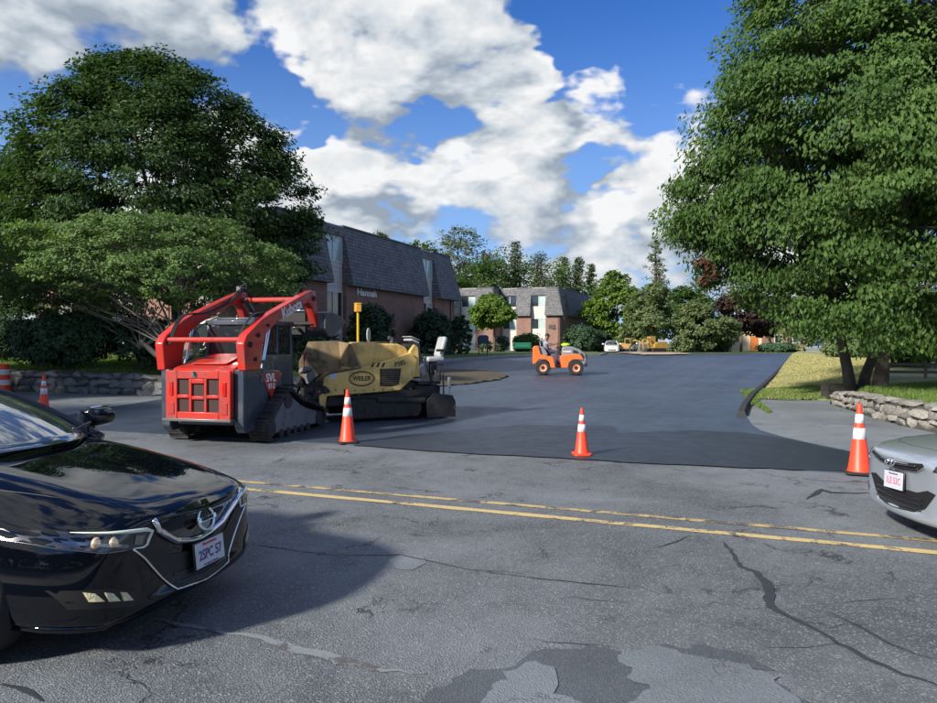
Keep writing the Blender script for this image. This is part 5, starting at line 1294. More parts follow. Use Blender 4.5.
# tracks
for s in (-1, 1):
    y0, y1 = s * .62, s * 1.0
    trk = [(x_ + .42, z_) for x_, z_ in [(.10, .42), (.02, .26), (.12, .06), (.36, .0), (2.0, .0), (2.30, .10), (2.36, .26), (2.24, .42), (1.45, .66), (.95, .86), (.72, .84)]]
    cp = MB(); big = []
    for i in range(len(trk)):
        p0, p1, p2, p3 = (Vector(trk[(i + k) % len(trk)]) for k in (-1, 0, 1, 2))
        for k in range(4):
            t_ = k / 4; big.append(.5 * ((2 * p1) + (-p0 + p2) * t_ + (2 * p0 - 5 * p1 + 4 * p2 - p3) * t_ * t_ + (-p0 + 3 * p1 - 3 * p2 + p3) * t_ ** 3))
    cc = Vector((1.62, .36)); inn = [cc + (p - cc) * .0 + (p - cc) * (1 - .055 / max(.2, (p - cc).length)) for p in big]; n = len(big)
    vs = [(p.x, y, p.y) for y in (y0, y1) for p in big] + [(p.x, y, p.y) for y in (y0, y1) for p in inn]
    fs = []
    for i in range(n):
        j = (i + 1) % n
        fs += [(i, j, n + j, n + i), (2 * n + i, 3 * n + i, 3 * n + j, 2 * n + j), (i, 2 * n + i, 2 * n + j, j), (n + i, n + j, 3 * n + j, 3 * n + i)]
    cp.add(vs, fs); tr = cp.build('track', M_track, K, autos=40); fixn(tr)
    lug = MB()
    for i in range(0, n, 1):
        p = big[i]; q = big[(i + 1) % n]; d = (q - p).normalized(); nn_ = Vector((d.y, -d.x)); c = p + nn_ * .0
        a = math.atan2(d.y, d.x); lug.box((c.x, (y0 + y1) / 2, c.y + .012), (.05, .37, .035), Matrix.Rotation(-a, 3, 'Y'))
    tag(lug.build('lug', M_track, tr), kind='stuff')
    m = MB(); m.prism([(.80, .12), (2.60, .12), (2.52, .36), (1.90, .50), (1.42, .74), (1.22, .74), (.86, .38)], s * .70, s * .935, 'y'); kpart(m, 'undercarriage', M_grey, .015)
    for (x_, z_, r_) in ((.68, .22, .15), (1.04, .10, .075), (1.30, .10, .075), (1.56, .10, .075), (1.82, .10, .075), (2.08, .10, .075), (2.56, .22, .14), (1.30, .66, .14)):
        m = MB(); ya, yb_ = sorted((s * .66, s * .955)); m.lathe([(r_ * .3, ya), (r_, ya), (r_, yb_), (r_ * .72, yb_), (r_ * .70, yb_ - s * .02), (r_ * .3, yb_ - s * .02)], 20, (x_, 0, z_), 'y'); w_ = m.build('roller', M_oilk, K, autos=35); fixn(w_)
# lift arms
arm = [(.02, 1.26), (-.04, 1.72), (.06, 1.86), (.55, 2.14), (.80, 2.24), (2.05, 2.66), (2.45, 2.78), (2.60, 2.76), (2.66, 2.50), (2.78, 2.08), (2.66, 2.04), (2.46, 2.42), (2.30, 2.52), (2.0, 2.46), (1.05, 2.10), (.72, 1.92), (.56, 1.68), (.48, 1.26)]
for s in (-1, 1):
    y0, y1 = s * .70, s * .86
    m = MB(); m.prism(arm, y0, y1, 'y'); A = kpart(m, 'lift_arm', M_lred, .018)
    for (px_, pz_, r_) in ((.14, 1.70, .05), (.40, 1.86, .04), (.30, 1.45, .035), (2.50, 2.62, .05), (.72, 2.04, .03)):
        m = MB(); a_, b_ = sorted((s * .86, s * .885)); m.lathe([(r_, a_), (r_, b_)], 14, (px_, 0, pz_), 'y'); x_ = m.build('pin', M_mesh, A, autos=40); fixn(x_)
    # lift cylinder, bucket cylinder
    m = MB(); m.tube([(.62, s * .78, 1.02), (.72, s * .78, 1.42)], .05, 12); kpart(m, 'lift_cylinder', M_lblue, 0)
    m = MB(); m.tube([(.70, s * .78, 1.38), (.90, s * .78, 1.98)], .026, 10); kpart(m, 'cylinder_rod', M_rod, 0)
    m = MB(); m.tube([(2.40, s * .62, 2.62), (2.68, s * .62, 2.40)], .045, 12); m.tube([(2.68, s * .62, 2.40), (2.86, s * .62, 2.26)], .024, 10); kpart(m, 'tilt_cylinder', M_steel, 0)
    # hoses running along the arm
    m = MB(); 
    for k in range(3): m.tube([(.05, s * (.62 + .03 * k), 1.70), (.30, s * (.66 + .02 * k), 2.04 + .02 * k), (.60, s * (.68 + .02 * k), 2.24), (1.2, s * (.66 + .02 * k), 2.30), (1.9, s * (.66 + .02 * k), 2.52), (2.35, s * (.62 + .02 * k), 2.78 + .03 * k), (2.62, s * (.5 + .04 * k), 2.62)], .014, 6, sub=3)
    kpart(m, 'hose', M_rubber, 0)
text_part(K, 'Kubota', .27, .003, (1.60, -.865, 2.37), (R(90), R(-18.5), 0), M_letter, bold=.006, sx=1.0)
m = MB(); m.tube([(.10, -.70, 1.78), (.10, .70, 1.78)], .045, 12); kpart(m, 'arm_crossbar', M_lred, 0)
m = MB(); m.tube([(2.50, -.70, 2.60), (2.50, .70, 2.60)], .055, 12); kpart(m, 'arm_crossbar', M_lred, 0)
m = MB(); m.box((2.42, .74, 2.83), (.12, .10, .10)); m.tube([(2.35, .72, 2.86), (2.52, .66, 2.95), (2.6, .70, 2.84)], .018, 6); kpart(m, 'hose_clamp', M_steel, .01)
# emblem on the side frame
m = MB(); m.prism([(.56, 1.19), (1.30, 1.19), (.93, .74)], -.803, -.812, 'y'); e_ = kpart(m, 'side_badge', M_lred, 0)
text_part(e_, 'SVL', .20, .002, (.91, -.8145, 1.10), (R(90), 0, 0), M_letter, bold=.006, sx=1.1)
text_part(e_, '97-2', .13, .002, (.93, -.8145, .95), (R(90), 0, 0), M_letter, bold=.004, sx=1.)
# cab: posts, roof, mesh side windows, door
cab = MB()
for (x_, z0_, x2, z1_) in ((.92, 1.2, 1.02, 2.06), (1.66, .95, 1.66, 2.06), (2.22, .62, 2.20, 2.06)):
    for s in (-1, 1): cab.tube([(x_, s * .52, z0_), (x2, s * .50, z1_)], .035, 8)
cab.box((1.62, 0, 2.10), (1.36, 1.08, .09)); kpart(cab, 'cab_frame', M_lblue, .02)
m = MB(); m.box((1.48, 0, 2.17), (.80, .8, .06)); kpart(m, 'cab_roof', M_lblue, .02)
for s in (-1, 1):
    m = MB(); m.prism([(1.02, .98), (1.0, 1.52), (2.16, 1.50), (2.18, .66), (1.40, .72)], s * .50, s * .545, 'y'); kpart(m, 'side_panel', M_lblue, .012)
    m = MB(); m.lathe([(.06, 0), (.19, 0), (.19, .012), (.06, .012)], 4, (1.66, s * .55, 1.12), 'y'); kpart(m, 'panel_boss', M_lblue, 0)
    m = MB(); m.tube([(1.62, s * .56, 1.05), (1.70, s * .57, 1.16)], .022, 6); m.tube([(1.58, s * .56, 1.18), (1.66, s * .57, 1.06)], .014, 6); kpart(m, 'latch', M_rod, 0)
    gr = MB()
    for k in range(13): xx = 1.06 + k * .087; gr.box((xx, s * .525, 1.78), (.007, .007, .54))
    for k in range(9): zz = 1.54 + k * .062; gr.box((1.60, s * .525, zz), (1.12, .007, .007))
    kpart(gr, 'side_screen', M_mesh, 0)
m = MB(); m.box((.96, 0, 1.78), (.012, .94, .50)); kpart(m, 'rear_window', M_dglass, 0)
m = MB(); m.box((2.24, -.0, 1.40), (.02, .96, 1.30)); kpart(m, 'front_door', M_shield, 0)
m = MB(); m.box((1.45, 0, 1.05), (.46, .50, .14)); m.box((1.24, 0, 1.42), (.12, .46, .70)); kpart(m, 'seat', M_plastic, .04)
m = MB()
for s in (-1, 1): m.tube([(1.95, s * .34, 1.0), (1.98, s * .32, 1.32)], .025, 8)
kpart(m, 'control_lever', M_plastic, 0)
# bucket carried high, seen past the arm
bk = [(2.72, 2.32), (3.05, 2.36), (3.45, 2.30), (3.72, 2.20), (3.70, 2.16), (3.36, 1.98), (3.05, 1.86), (2.84, 1.86), (2.70, 2.02)]
M_buck = pbr('bucket_black', (.045, .048, .055), .38, metal=.4, dirt=(.16, .14, .12), dscale=3, damt=.6)
for s in (-1, 1):
    m = MB(); m.prism(bk, s * 1.02, s * .99, 'y'); kpart(m, 'bucket_side', M_buck, .006)
m = MB(); pr = [(3.05, 2.355), (2.78, 2.32), (2.71, 2.05), (2.84, 1.87), (3.06, 1.87), (3.40, 2.0), (3.71, 2.17)]
vs = [(a, y, b) for y in (-.99, .99) for a, b in pr]; m.add(vs, [(i, i + 1, 7 + i + 1, 7 + i) for i in range(6)]); o = kpart(m, 'bucket', M_buck, 0, autos=25); sm = o.modifiers.new('s', 'SOLIDIFY'); sm.thickness = .02
m = MB(); m.box((2.70, 0, 2.12), (.08, 1.2, .46)); m.tube([(2.66, -.8, 2.12), (2.66, .8, 2.12)], .05, 10); kpart(m, 'coupler', M_mesh, .01)
m = MB(); m.box((2.98, -.35, 2.40), (.16, .5, .02)); m.box((2.6, -.45, 2.02), (.3, .06, .05)); kpart(m, 'coupler_lever', M_rod, .004)

for (bx_, bz_) in ((.15, 1.15), (.15, .5), (.5, 1.2), (.9, 1.1), (.55, .35), (1.2, 1.1)):
    for s in (-1, 1):
        m = MB(); a_, b_ = sorted((s * .80, s * .812)); m.lathe([(.018, a_), (.018, b_)], 6, (bx_, 0, bz_), 'y'); x_ = kpart(m, 'bolt', M_steel, 0); fixn(x_)
m = MB(); m.box((.55, 0, 1.445), (.62, .7, .02), Matrix.Rotation(R(-14.6), 3, 'Y')); kpart(m, 'cover_hatch', M_lred, .008)
for k in range(4):
    m = MB(); m.tube([(2.3, -.3 + .1 * k, 1.0), (2.62, -.32 + .12 * k, 1.25 + .08 * k), (2.66, -.3 + .1 * k, 1.8), (2.62, -.2 + .08 * k, 2.1)], .018, 6, sub=3); kpart(m, 'hose', M_rubber, 0)
m = MB(); m.tube([(1.2, -.99, .90), (1.75, -.99, .92), (1.75, -.58, .92)], .018, 6); kpart(m, 'step_rail', M_oilk, 0)
# ------------------------------------------------------------ asphalt paver
M_tan = pbr('paver_tan', (.80, .53, .15), .42, var=.12, vscale=2, dirt=(.15, .10, .05), dscale=2.6, damt=.5, coat=.25)
M_tanw = pbr('paver_tan_worn', (.25, .185, .10), .6, var=.3, vscale=3, dirt=(.045, .035, .026), dscale=1.6, damt=.95)
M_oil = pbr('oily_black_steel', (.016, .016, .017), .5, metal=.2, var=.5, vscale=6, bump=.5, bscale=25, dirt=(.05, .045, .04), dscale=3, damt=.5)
M_seat = pbr('seat_grey_white', (.36, .38, .385), .5, dirt=(.2, .2, .2), dscale=6, damt=.4)
M_yb = pbr('yellow_paint', (.80, .50, .03), .4)
M_bea = pbr('beacon_amber', (.95, .42, .02), .25, coat=1.)
PV = R(207)    # local +x = towards the hopper (driving direction)
# local frame: x=0 rear of screed, hopper lip at x=4.6; near side is y>0 after the turn
rear = (-.43, 17.4)
V = empty('asphalt_paver', (rear[0], rear[1], .014), PV, 'tan asphalt paver with black screed, round name badge and amber beacon on a pole', 'asphalt paver')
V.location.x -= .0
def vp(m, name, mat, bevel=.015, parent=V, **kw): return m.build(name, mat, parent, bevel=bevel, **kw)
NEAR = 1            # +y side faces the street camera
# crawler tracks
for s in (-1, 1):
    m = MB(); prof = [(1.35, .25), (1.42, .48), (1.62, .56), (3.3, .56), (3.52, .46), (3.58, .25), (3.45, .05), (1.5, .05)]
    m.prism(prof, s * .80, s * 1.10, 'y'); tr = vp(m, 'track', M_oil, .05, seg=3)
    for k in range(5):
        m = MB(); a, b = sorted((s * 1.10, s * 1.115)); m.lathe([(.13 if 0 < k < 4 else .19, a), (.13 if 0 < k < 4 else .19, b)], 18, (1.62 + k * .43, 0, .27), 'y'); x_ = m.build('roller', M_oil, V, autos=35); fixn(x_)  # rollers coloured near black for the shadow under the machine
m = MB(); m.box((2.6, 0, .62), (2.9, 1.7, .5)); vp(m, 'chassis', M_oil)
# tractor body with sloped side panels
for s in (-1, 1):
    y0, y1 = s * 1.00, s * 1.10
    m = MB(); m.prism([(1.55, 1.42), (1.72, 1.60), (2.85, 1.30), (4.10, 1.16), (4.22, .78), (4.10, .62), (2.55, .68), (2.05, .70), (1.62, 1.02)], y0, y1, 'y'); SP = vp(m, 'side_panel', M_tan, .02)
    m = MB(); m.prism([(2.08, .84), (2.02, 1.22), (2.62, 1.22), (2.62, .82), (2.32, .80)], s * 1.10, s * 1.106, 'y'); vp(m, 'vent_panel', M_mesh, .0)
    for k in range(9):
        m = MB(); m.box((2.33, s * 1.108, .86 + k * .042), (.50, .01, .012)); vp(m, 'vent_slat', M_tanw, 0)
    for k in range(4):
        m = MB(); xx = 2.70 - k * .13; m.prism([(xx, 1.40 - .0), (xx + .05, 1.40), (xx + .12, 1.30), (xx + .07, 1.30)], s * 1.03, s * 1.113, 'y')
    hz = MB()
    for k in range(3):
        xx = 2.52 + k * .15; hz.prism([(xx, 1.26), (xx + .055, 1.26), (xx - .0, 1.36), (xx - .055, 1.36)], s * 1.10, s * 1.104, 'y')
    tag(vp(hz, 'hazard_stripe', M_mesh, 0), kind='stuff')
# name badge: dark ellipse ring with letters on the near side
yb_ = 1.103
m = MB(); pts = [(3.12 + .34 * math.cos(a), yb_, 1.00 + .165 * math.sin(a)) for a in [2 * math.pi * k / 40 for k in range(41)]]; m.tube(pts, .013, 6, cap=False); vp(m, 'badge_ring', M_mesh, 0)
m = MB(); pts = [(3.12 + .30 * math.cos(a), yb_, 1.00 + .135 * math.sin(a)) for a in [2 * math.pi * k / 40 for k in range(41)]]; m.tube(pts, .004, 6, cap=False); vp(m, 'badge_ring', M_mesh, 0)
text_part(V, 'WEILER', .145, .002, (3.12, yb_, 1.0), (R(90), 0, R(180)), M_mesh, bold=.004, sx=1.0)
text_part(V, 'P385', .16, .002, (2.05, yb_ - .0, 1.33), (R(90), R(-12), R(180)), M_mesh, bold=.003, sx=1.0)
m = MB(); m.prism([(3.78, 1.02), (3.98, 1.0), (3.96, 1.13), (3.80, 1.15)], 1.10, 1.104, 'y'); vp(m, 'small_flag_decal', M_plate, 0)
# hood behind the hopper
m = MB(); m.prism([(1.60, 1.10), (1.62, 1.56), (1.75, 1.72), (2.0, 1.80), (3.15, 1.82), (3.20, 1.10)], -.98, .78, 'y'); vp(m, 'engine_hood', M_tan, .04, seg=3)
m = MB(); m.box((2.4, -.1, 1.83), (1.1, .9, .03)); vp(m, 'hood_hatch', M_tanw, .01)
m = MB(); m.tube([(2.0, .35, 1.80), (2.0, .35, 1.92), (2.1, .35, 1.95)], .05, 10); vp(m, 'exhaust', M_steel, 0)
# hopper: two tilting wings, sloped stained insides, front apron
for s in (-1, 1):
    m = MB(); w_ = MB()
    vs = [(3.15, s * .30, .62), (4.55, s * .30, .52), (4.45, 1.10 if s > 0 else -.78, 1.02 if s > 0 else 1.35), (4.05, 1.12 if s > 0 else -.82, 1.17 if s > 0 else 1.84), (3.15, 1.12 if s > 0 else -.82, 1.30 if s > 0 else 1.86)]
    w_.add(vs, [(0, 1, 2), (0, 2, 3), (0, 3, 4)]); o = vp(w_, 'hopper_wing', M_tanw, 0); sm = o.modifiers.new('s', 'SOLIDIFY'); sm.thickness = .04
m = MB(); m.add([(3.15, -.85, 1.86), (3.15, .30, 1.80), (3.15, 1.1, 1.32), (3.15, 1.0, .60), (3.15, -1.0, .6)], [(0, 1, 2, 3, 4)]); o = vp(m, 'hopper_back', M_tanw, 0); sm = o.modifiers.new('s', 'SOLIDIFY'); sm.thickness = .04
m = MB(); m.box((4.55, 0, .56), (.10, 1.9, .42)); m.tube([(4.72, -.9, .42), (4.72, .9, .42)], .10, 14); vp(m, 'push_roller', M_oil, .01)
m = MB(); m.prism([(4.05, .62), (4.22, .80), (4.36, .62), (4.30, .22), (4.12, .30)], 1.04, 1.10, 'y'); vp(m, 'front_bracket', M_tan, .01)
m = MB(); m.lathe([(.0, 0), (.05, 0), (.05, .03), (0, .03)], 14, (4.36, 1.11, .72), 'y'); vp(m, 'reflector', M_refl, 0)
# asphalt lumps stuck in and on the hopper mouth
lump = MB(); rl_ = random.Random(5)
for k in range(26):
    cx_, cy_, cz_ = rl_.uniform(3.9, 4.75), rl_.uniform(-.6, 1.15), rl_.uniform(.55, .95); r_ = rl_.uniform(.10, .24); c = len(lump.v)
    bm = bmesh.new(); bmesh.ops.create_icosphere(bm, subdivisions=1, radius=r_)
    for v_ in bm.verts: v_.co *= rl_.uniform(.7, 1.2)
    lump.add([(v_.co.x + cx_, v_.co.y + cy_, v_.co.z * .6 + cz_) for v_ in bm.verts], [tuple(v_.index for v_ in f.verts) for f in bm.faces]); bm.free()
tag(vp(lump, 'asphalt_heap', M_oil, 0), kind='stuff')
m = MB(); m.add([(4.2, .95, 1.12), (4.75, .9, .85), (4.9, .5, .62), (4.5, .2, .72), (4.0, .4, 1.0), (4.62, 1.12, .55), (4.15, 1.14, .72)], [(0, 1, 2, 3, 4), (0, 6, 5, 1), (1, 5, 2)]); o = vp(m, 'hopper_flap', M_oil, 0); sm = o.modifiers.new('s', 'SOLIDIFY'); sm.thickness = .03
# levers and red hoses at the hopper tip
m = MB(); m.tube([(4.5, .2, 1.0), (4.75, .5, 1.45), (4.62, .62, 1.62)], .03, 8, sub=3); m.tube([(4.7, .1, 1.1), (4.6, .3, 1.5), (4.8, .5, 1.6)], .025, 8, sub=3); vp(m, 'hydraulic_hose', pbr('maroon_hose', (.22, .03, .06), .5), 0)
m = MB(); m.box((4.72, .55, 1.20), (.34, .5, .10), Matrix.Rotation(R(10), 3, 'X')); m.box((4.55, .65, 1.06), (.3, .4, .25), Matrix.Rotation(R(30), 3, 'Y')); vp(m, 'push_bar', M_grey, .02)
m = MB(); m.tube([(4.6, 1.05, .50), (5.2, .75, .42)], .025, 8); vp(m, 'tow_bar', M_rod, 0)
# beacon pole and flat mirror
m = MB(); m.box((2.62, -.75, 2.18), (.05, .05, .85)); vp(m, 'beacon_pole', M_yb, .004)
m = MB(); m.box((2.62, -.75, 2.70), (.17, .17, .20)); m.box((2.62, -.75, 2.81), (.19, .19, .03)); vp(m, 'beacon', M_bea, .02)
m = MB(); m.lathe([(0, 0), (.14, .0), (.14, .03), (0, .03)], 16, (0, 0, 0), 'x'); o = vp(m, 'round_plate', M_seat, 0, autos=40); o.location = (2.30, -.70, 2.02); o.scale = (1, .8, 1.25); o.rotation_euler = (0, 0, R(-45))
# rear frame, operator station: uprights, consoles, seat, hand rails
for s in (-1, 1):
    m = MB(); m.prism([(1.40, 1.0), (1.46, 1.72), (1.58, 1.78), (1.72, 1.62), (1.66, 1.0)], s * .86, s * .98, 'y'); vp(m, 'rear_post', M_tan, .02)
m = MB(); m.box((.95, 0, .86), (1.1, 2.1, .08)); m.box((.95, 0, .62), (1.2, 1.9, .34)); vp(m, 'platform', M_oil, .01)
m = MB(); m.box((1.36, .25, 1.38), (.26, 1.0, .84)); vp(m, 'console', M_oil, .03)
m = MB(); m.box((1.32, .25, 1.86), (.34, .62, .05), Matrix.Rotation(R(-14), 3, 'Y')); m.box((1.32, .25, 1.93), (.40, .70, .02), Matrix.Rotation(R(-14), 3, 'Y')); vp(m, 'display_panel', M_seat, .01)
m = MB(); m.box((1.16, .72, 1.14), (.30, .22, .26), Matrix.Rotation(R(16), 3, 'Y')); vp(m, 'control_box', M_seat, .02)
st_ = empty('operator_seat', (.62, .80, 0)); st_.parent = V
m = MB(); m.box((0, 0, 1.42), (.52, .50, .13)); m.build('seat_cushion', M_seat, st_, bevel=.05, seg=3)
m = MB(); m.box((-.24, 0, 1.72), (.13, .46, .52), Matrix.Rotation(R(-18), 3, 'Y')); m.build('seat_back', M_seat, st_, bevel=.055, seg=3)
m = MB(); m.box((-.16, .25, 1.64), (.34, .05, .06)); m.box((-.16, -.25, 1.64), (.34, .05, .06)); m.build('armrest', M_plastic, st_, bevel=.015)
m = MB(); m.box((0, 0, 1.20), (.16, .18, .34)); m.build('seat_post', M_oil, st_)
for (a, b) in (((.30, 1.08), (.95, 1.08)), ((.30, -1.08), (.95, -1.08))):
    m = MB(); m.tube([(a[0], a[1], .8), (a[0], a[1], 1.30), (b[0], b[1], 1.30), (b[0], b[1], .8)], .022, 8); vp(m, 'hand_rail', M_oil, 0)
# screed with end gates, walkway, cylinders, control boxes
m = MB(); m.box((.35, 0, .22), (.62, 2.9, .38)); vp(m, 'screed', M_oil, .02)
m = MB(); m.box((-.02, 0, .30), (.34, 2.7, .05)); vp(m, 'screed_walkway', M_oil, .01)
for s in (-1, 1):
    m = MB(); m.prism([(-.25, .03), (1.25, .03), (1.25, .45), (.9, .62), (-.1, .55), (-.25, .40)], s * 1.42, s * 1.47, 'y'); vp(m, 'end_gate', M_oil, .01)
    m = MB(); m.tube([(.35, s * 1.3, .4), (.35, s * 1.3, .88)], .04, 10); m.tube([(1.3, s * 1.25, .45), (2.7, s * 1.22, .50)], .06, 8); vp(m, 'tow_arm', M_oil, 0)
    m = MB(); m.box((.05, s * 1.34, .86), (.16, .18, .26)); vp(m, 'screed_control', M_grey if s > 0 else M_oil, .015)
    m = MB(); m.tube([(.05, s * 1.34, .4), (.05, s * 1.34, .75)], .02, 8); vp(m, 'control_post', M_steel, 0)
    for k in range(3):
        m = MB(); m.lathe([(.05, 0), (.05, .22), (.03, .24)], 12, (.95 - .22 * k, s * 1.16, .92), 'z'); vp(m, 'heater_bottle', M_steel if k == 1 else M_oil, 0, autos=40)
m = MB(); m.tube([(-.2, 1.44, .25), (-.2, 1.60, .25)], .06, 12); vp(m, 'crank_hub', M_steel, 0)

for k in range(6):
    m = MB(); m.tube([(1.5 - .05 * k, 1.12, .60 + .02 * k), (2.2, 1.16, .52 + .03 * k), (2.9 + .1 * k, 1.13, .56), (3.6, 1.10, .62 + .03 * k)], .016, 6, sub=3); vp(m, 'hose', M_rubber, 0)
for k in range(10):
    m = MB(); m.lathe([(.0, 0), (.022, 0), (.022, .012), (0, .012)], 6, (1.75 + k * .26, 1.106, .735 + (.0 if k < 7 else .02)), 'y'); vp(m, 'bolt', M_steel, 0)
for k in range(4):
    m = MB(); m.tube([(.9 + .14 * k, .9, .88), (.88 + .14 * k, .92, 1.02 + .06 * (k % 2))], .016, 6); vp(m, 'lever', M_steel, 0)
m = MB(); m.tube([(1.3, .95, 1.55), (1.05, 1.0, 1.2), (.8, .9, .95), (.4, 1.0, .7)], .02, 6, sub=4); vp(m, 'hose', M_rubber, 0)
# compact the rear platform, screed ends and hopper mouth, then settle the machine's size
def squash(p):
    x, y, z = p
    if x < 1.4: x = 1.4 - (1.4 - x) * .58
    if x > 4.1: x = 4.1 + (x - 4.1) * .62
    if abs(y) > 1.12: y = math.copysign(1.12 + (abs(y) - 1.12) * .3, y)
    return (x, y, z)
for o in V.children:
    if o.type == 'MESH' and o.rotation_euler.to_matrix().to_euler() == o.rotation_euler and o.location.length < 1e-6:
        for v_ in o.data.vertices: v_.co = squash(v_.co)
    else: o.location = squash(o.location)
V.scale = (.83, .83, .95)

# ------------------------------------------------------------ people
M_skin = pbr('skin', (.20, .11, .075), .55)
M_skinl = pbr('skin_light', (.42, .24, .17), .55)
def figure(name, label, loc, rz, joints, radii, edges, mats, head, parentscale=1.):
    root = empty(name, loc, rz, label, 'person')
    return root
def skin_body(parent, name, verts, edges, radii, mat, root_i=0, sub=1):
    me = bpy.data.meshes.new(name); me.from_pydata(verts, edges, []); o = bpy.data.objects.new(name, me); C.objects.link(o)
    md = o.modifiers.new('skin', 'SKIN'); md.use_smooth_shade = True
    sk = me.skin_vertices[0].data if me.skin_vertices else None
    if sk is None:
        bpy.context.view_layer.objects.active = o; bpy.ops.object.select_all(action='DESELECT'); o.select_set(True)
        bpy.ops.mesh.customdata_skin_add(); sk = me.skin_vertices[0].data
    for i, r in enumerate(radii):
        sk[i].radius = (r, r) if isinstance(r, float) else r
        sk[i].use_root = (i == root_i)
    s = o.modifiers.new('sub', 'SUBSURF'); s.levels = s.render_levels = sub
    bake(o); o.data.materials.clear(); o.data.materials.append(mat); o.data.shade_smooth(); o.parent = parent; return o
def seated_person(label, loc, rz, shirt, trousers, skin, cap, hands, vest=None, k=1.):
    """seated, local x forward, origin under the hips at seat height"""
    P_ = empty('person', loc, rz, label, 'person')
    hx = lambda s: hands[0 if s > 0 else 1]
    # one continuous body in skin colour
    v = [(0, 0, .12), (-.02, 0, .30), (-.03, 0, .48), (.0, 0, .60), (.03, 0, .70), (.05, 0, .80)]; r = [.15, .135, .165, .06, .09, .085]; e = [(0, 1), (1, 2), (2, 3), (3, 4), (4, 5)]
    for s in (-1, 1):
        n = len(v); hnd = Vector(hx(s)); sh = Vector((-.03, s * .19, .52)); el = (sh + hnd) / 2 + Vector((-.05, s * .05, -.10))
        v += [tuple(sh), tuple(el), tuple(hnd - (hnd - el).normalized() * .08), tuple(hnd)]; r += [.065, .048, .033, .042]; e += [(2, n), (n, n + 1), (n + 1, n + 2), (n + 2, n + 3)]
        d = (hnd - el).normalized()
        for q, off in enumerate((-.03, -.01, .01, .03)):
            m_ = len(v); v += [tuple(hnd + d * .05 + Vector((0, off, 0))), tuple(hnd + d * .08 + Vector((0, off, -.03)))]; r += [.010, .009]; e += [(n + 3, m_), (m_, m_ + 1)]
        m_ = len(v); v += [tuple(hnd + Vector((.01, -s * .045, -.01)))]; r += [.011]; e += [(n + 3, m_)]
        n = len(v); v += [(.10, s * .10, .08), (.44, s * .13, .10), (.50, s * .13, -.33), (.62, s * .14, -.38)]; r += [.095, .065, .045, .04]; e += [(0, n), (n, n + 1), (n + 1, n + 2), (n + 2, n + 3)]
    skin_body(P_, 'body', v, e, r, skin)
    # clothes follow the body
    v = [(0, 0, .14), (-.02, 0, .30), (-.03, 0, .48), (-.01, 0, .56)]; r = [.165, .155, .18, .09]; e = [(0, 1), (1, 2), (2, 3)]
    for s in (-1, 1):
        n = len(v); hnd = Vector(hx(s)); sh = Vector((-.03, s * .19, .52)); el = (sh + hnd) / 2 + Vector((-.05, s * .05, -.10))
        v += [tuple(sh), tuple(sh.lerp(el, .7))]; r += [.078, .066]; e += [(2, n), (n, n + 1)]
    skin_body(P_, 'shirt', v, e, r, shirt)
    v = [(-.01, 0, .12)]; r = [.168]; e = []
    for s in (-1, 1):
        n = len(v); v += [(.10, s * .10, .09), (.44, s * .13, .105), (.49, s * .13, -.28)]; r += [.11, .08, .062]; e += [(0, n), (n, n + 1), (n + 1, n + 2)]
    skin_body(P_, 'trousers', v, e, r, trousers)
    for s in (-1, 1):
        m = MB(); m.box((.58, s * .135, -.38), (.27, .10, .09)); m.build('boot', M_plastic, P_, bevel=.03, seg=3)
    # head: face features and cap
    m = MB(); m.lathe([(0, -.125), (.05, -.12), (.078, -.07), (.088, .0), (.086, .06), (.06, .105), (0, .12)], 18, (0, 0, 0)); h = m.build('head', skin, P_, smooth=True); h.location = (.05, 0, .77); h.scale = (1.05, .88, 1)
    m = MB(); m.add([(.085, -.015, -.01), (.085, .015, -.01), (.115, 0, -.02), (.088, 0, .03)], [(0, 2, 1), (0, 3, 2), (1, 2, 3)]); m.build('nose', skin, h)
    for s in (-1, 1):
        m = MB(); m.lathe([(0, -.006), (.012, 0), (0, .006)], 8, (.082, s * .032, .02)); m.build('eye', M_mesh, h)
        m = MB(); m.lathe([(0, -.03), (.016, -.01), (.014, .02), (0, .03)], 8, (.0, s * .088, .0)); m.build('ear', skin, h, smooth=True)
    m = MB(); m.box((.083, 0, -.055), (.006, .045, .008)); m.build('mouth', pbr('lips', (.2, .06, .05), .5), h)
    m = MB(); m.lathe([(.092, .02), (.096, .05), (.085, .10), (.045, .135), (0, .14)], 18); m.prism([(.07, -.06), (.17, -.05), (.19, 0), (.17, .05), (.07, .06)], .035, .05, 'z'); m.build('cap', cap, h, smooth=True, autos=40)
    if vest:
        v = [(0, 0, .16), (-.02, 0, .30), (-.03, 0, .48)]; skin_body(P_, 'vest', v, [(0, 1), (1, 2)], [.172, .165, .19], vest)
    P_.scale = (k, k, k); return P_
Kp = K.matrix_basis @ Vector((1.50, 0, 1.10))
seated_person('worker in a lime high visibility vest sitting inside the cab of the red loader', (Kp.x, Kp.y, 1.12), KA, pbr('dark_shirt', (.02, .02, .025), .9), pbr('dark_trousers', (.02, .025, .04), .9), M_skinl, M_mesh, ((.42, .30, .22), (.42, -.30, .22)), M_hiv, .95)

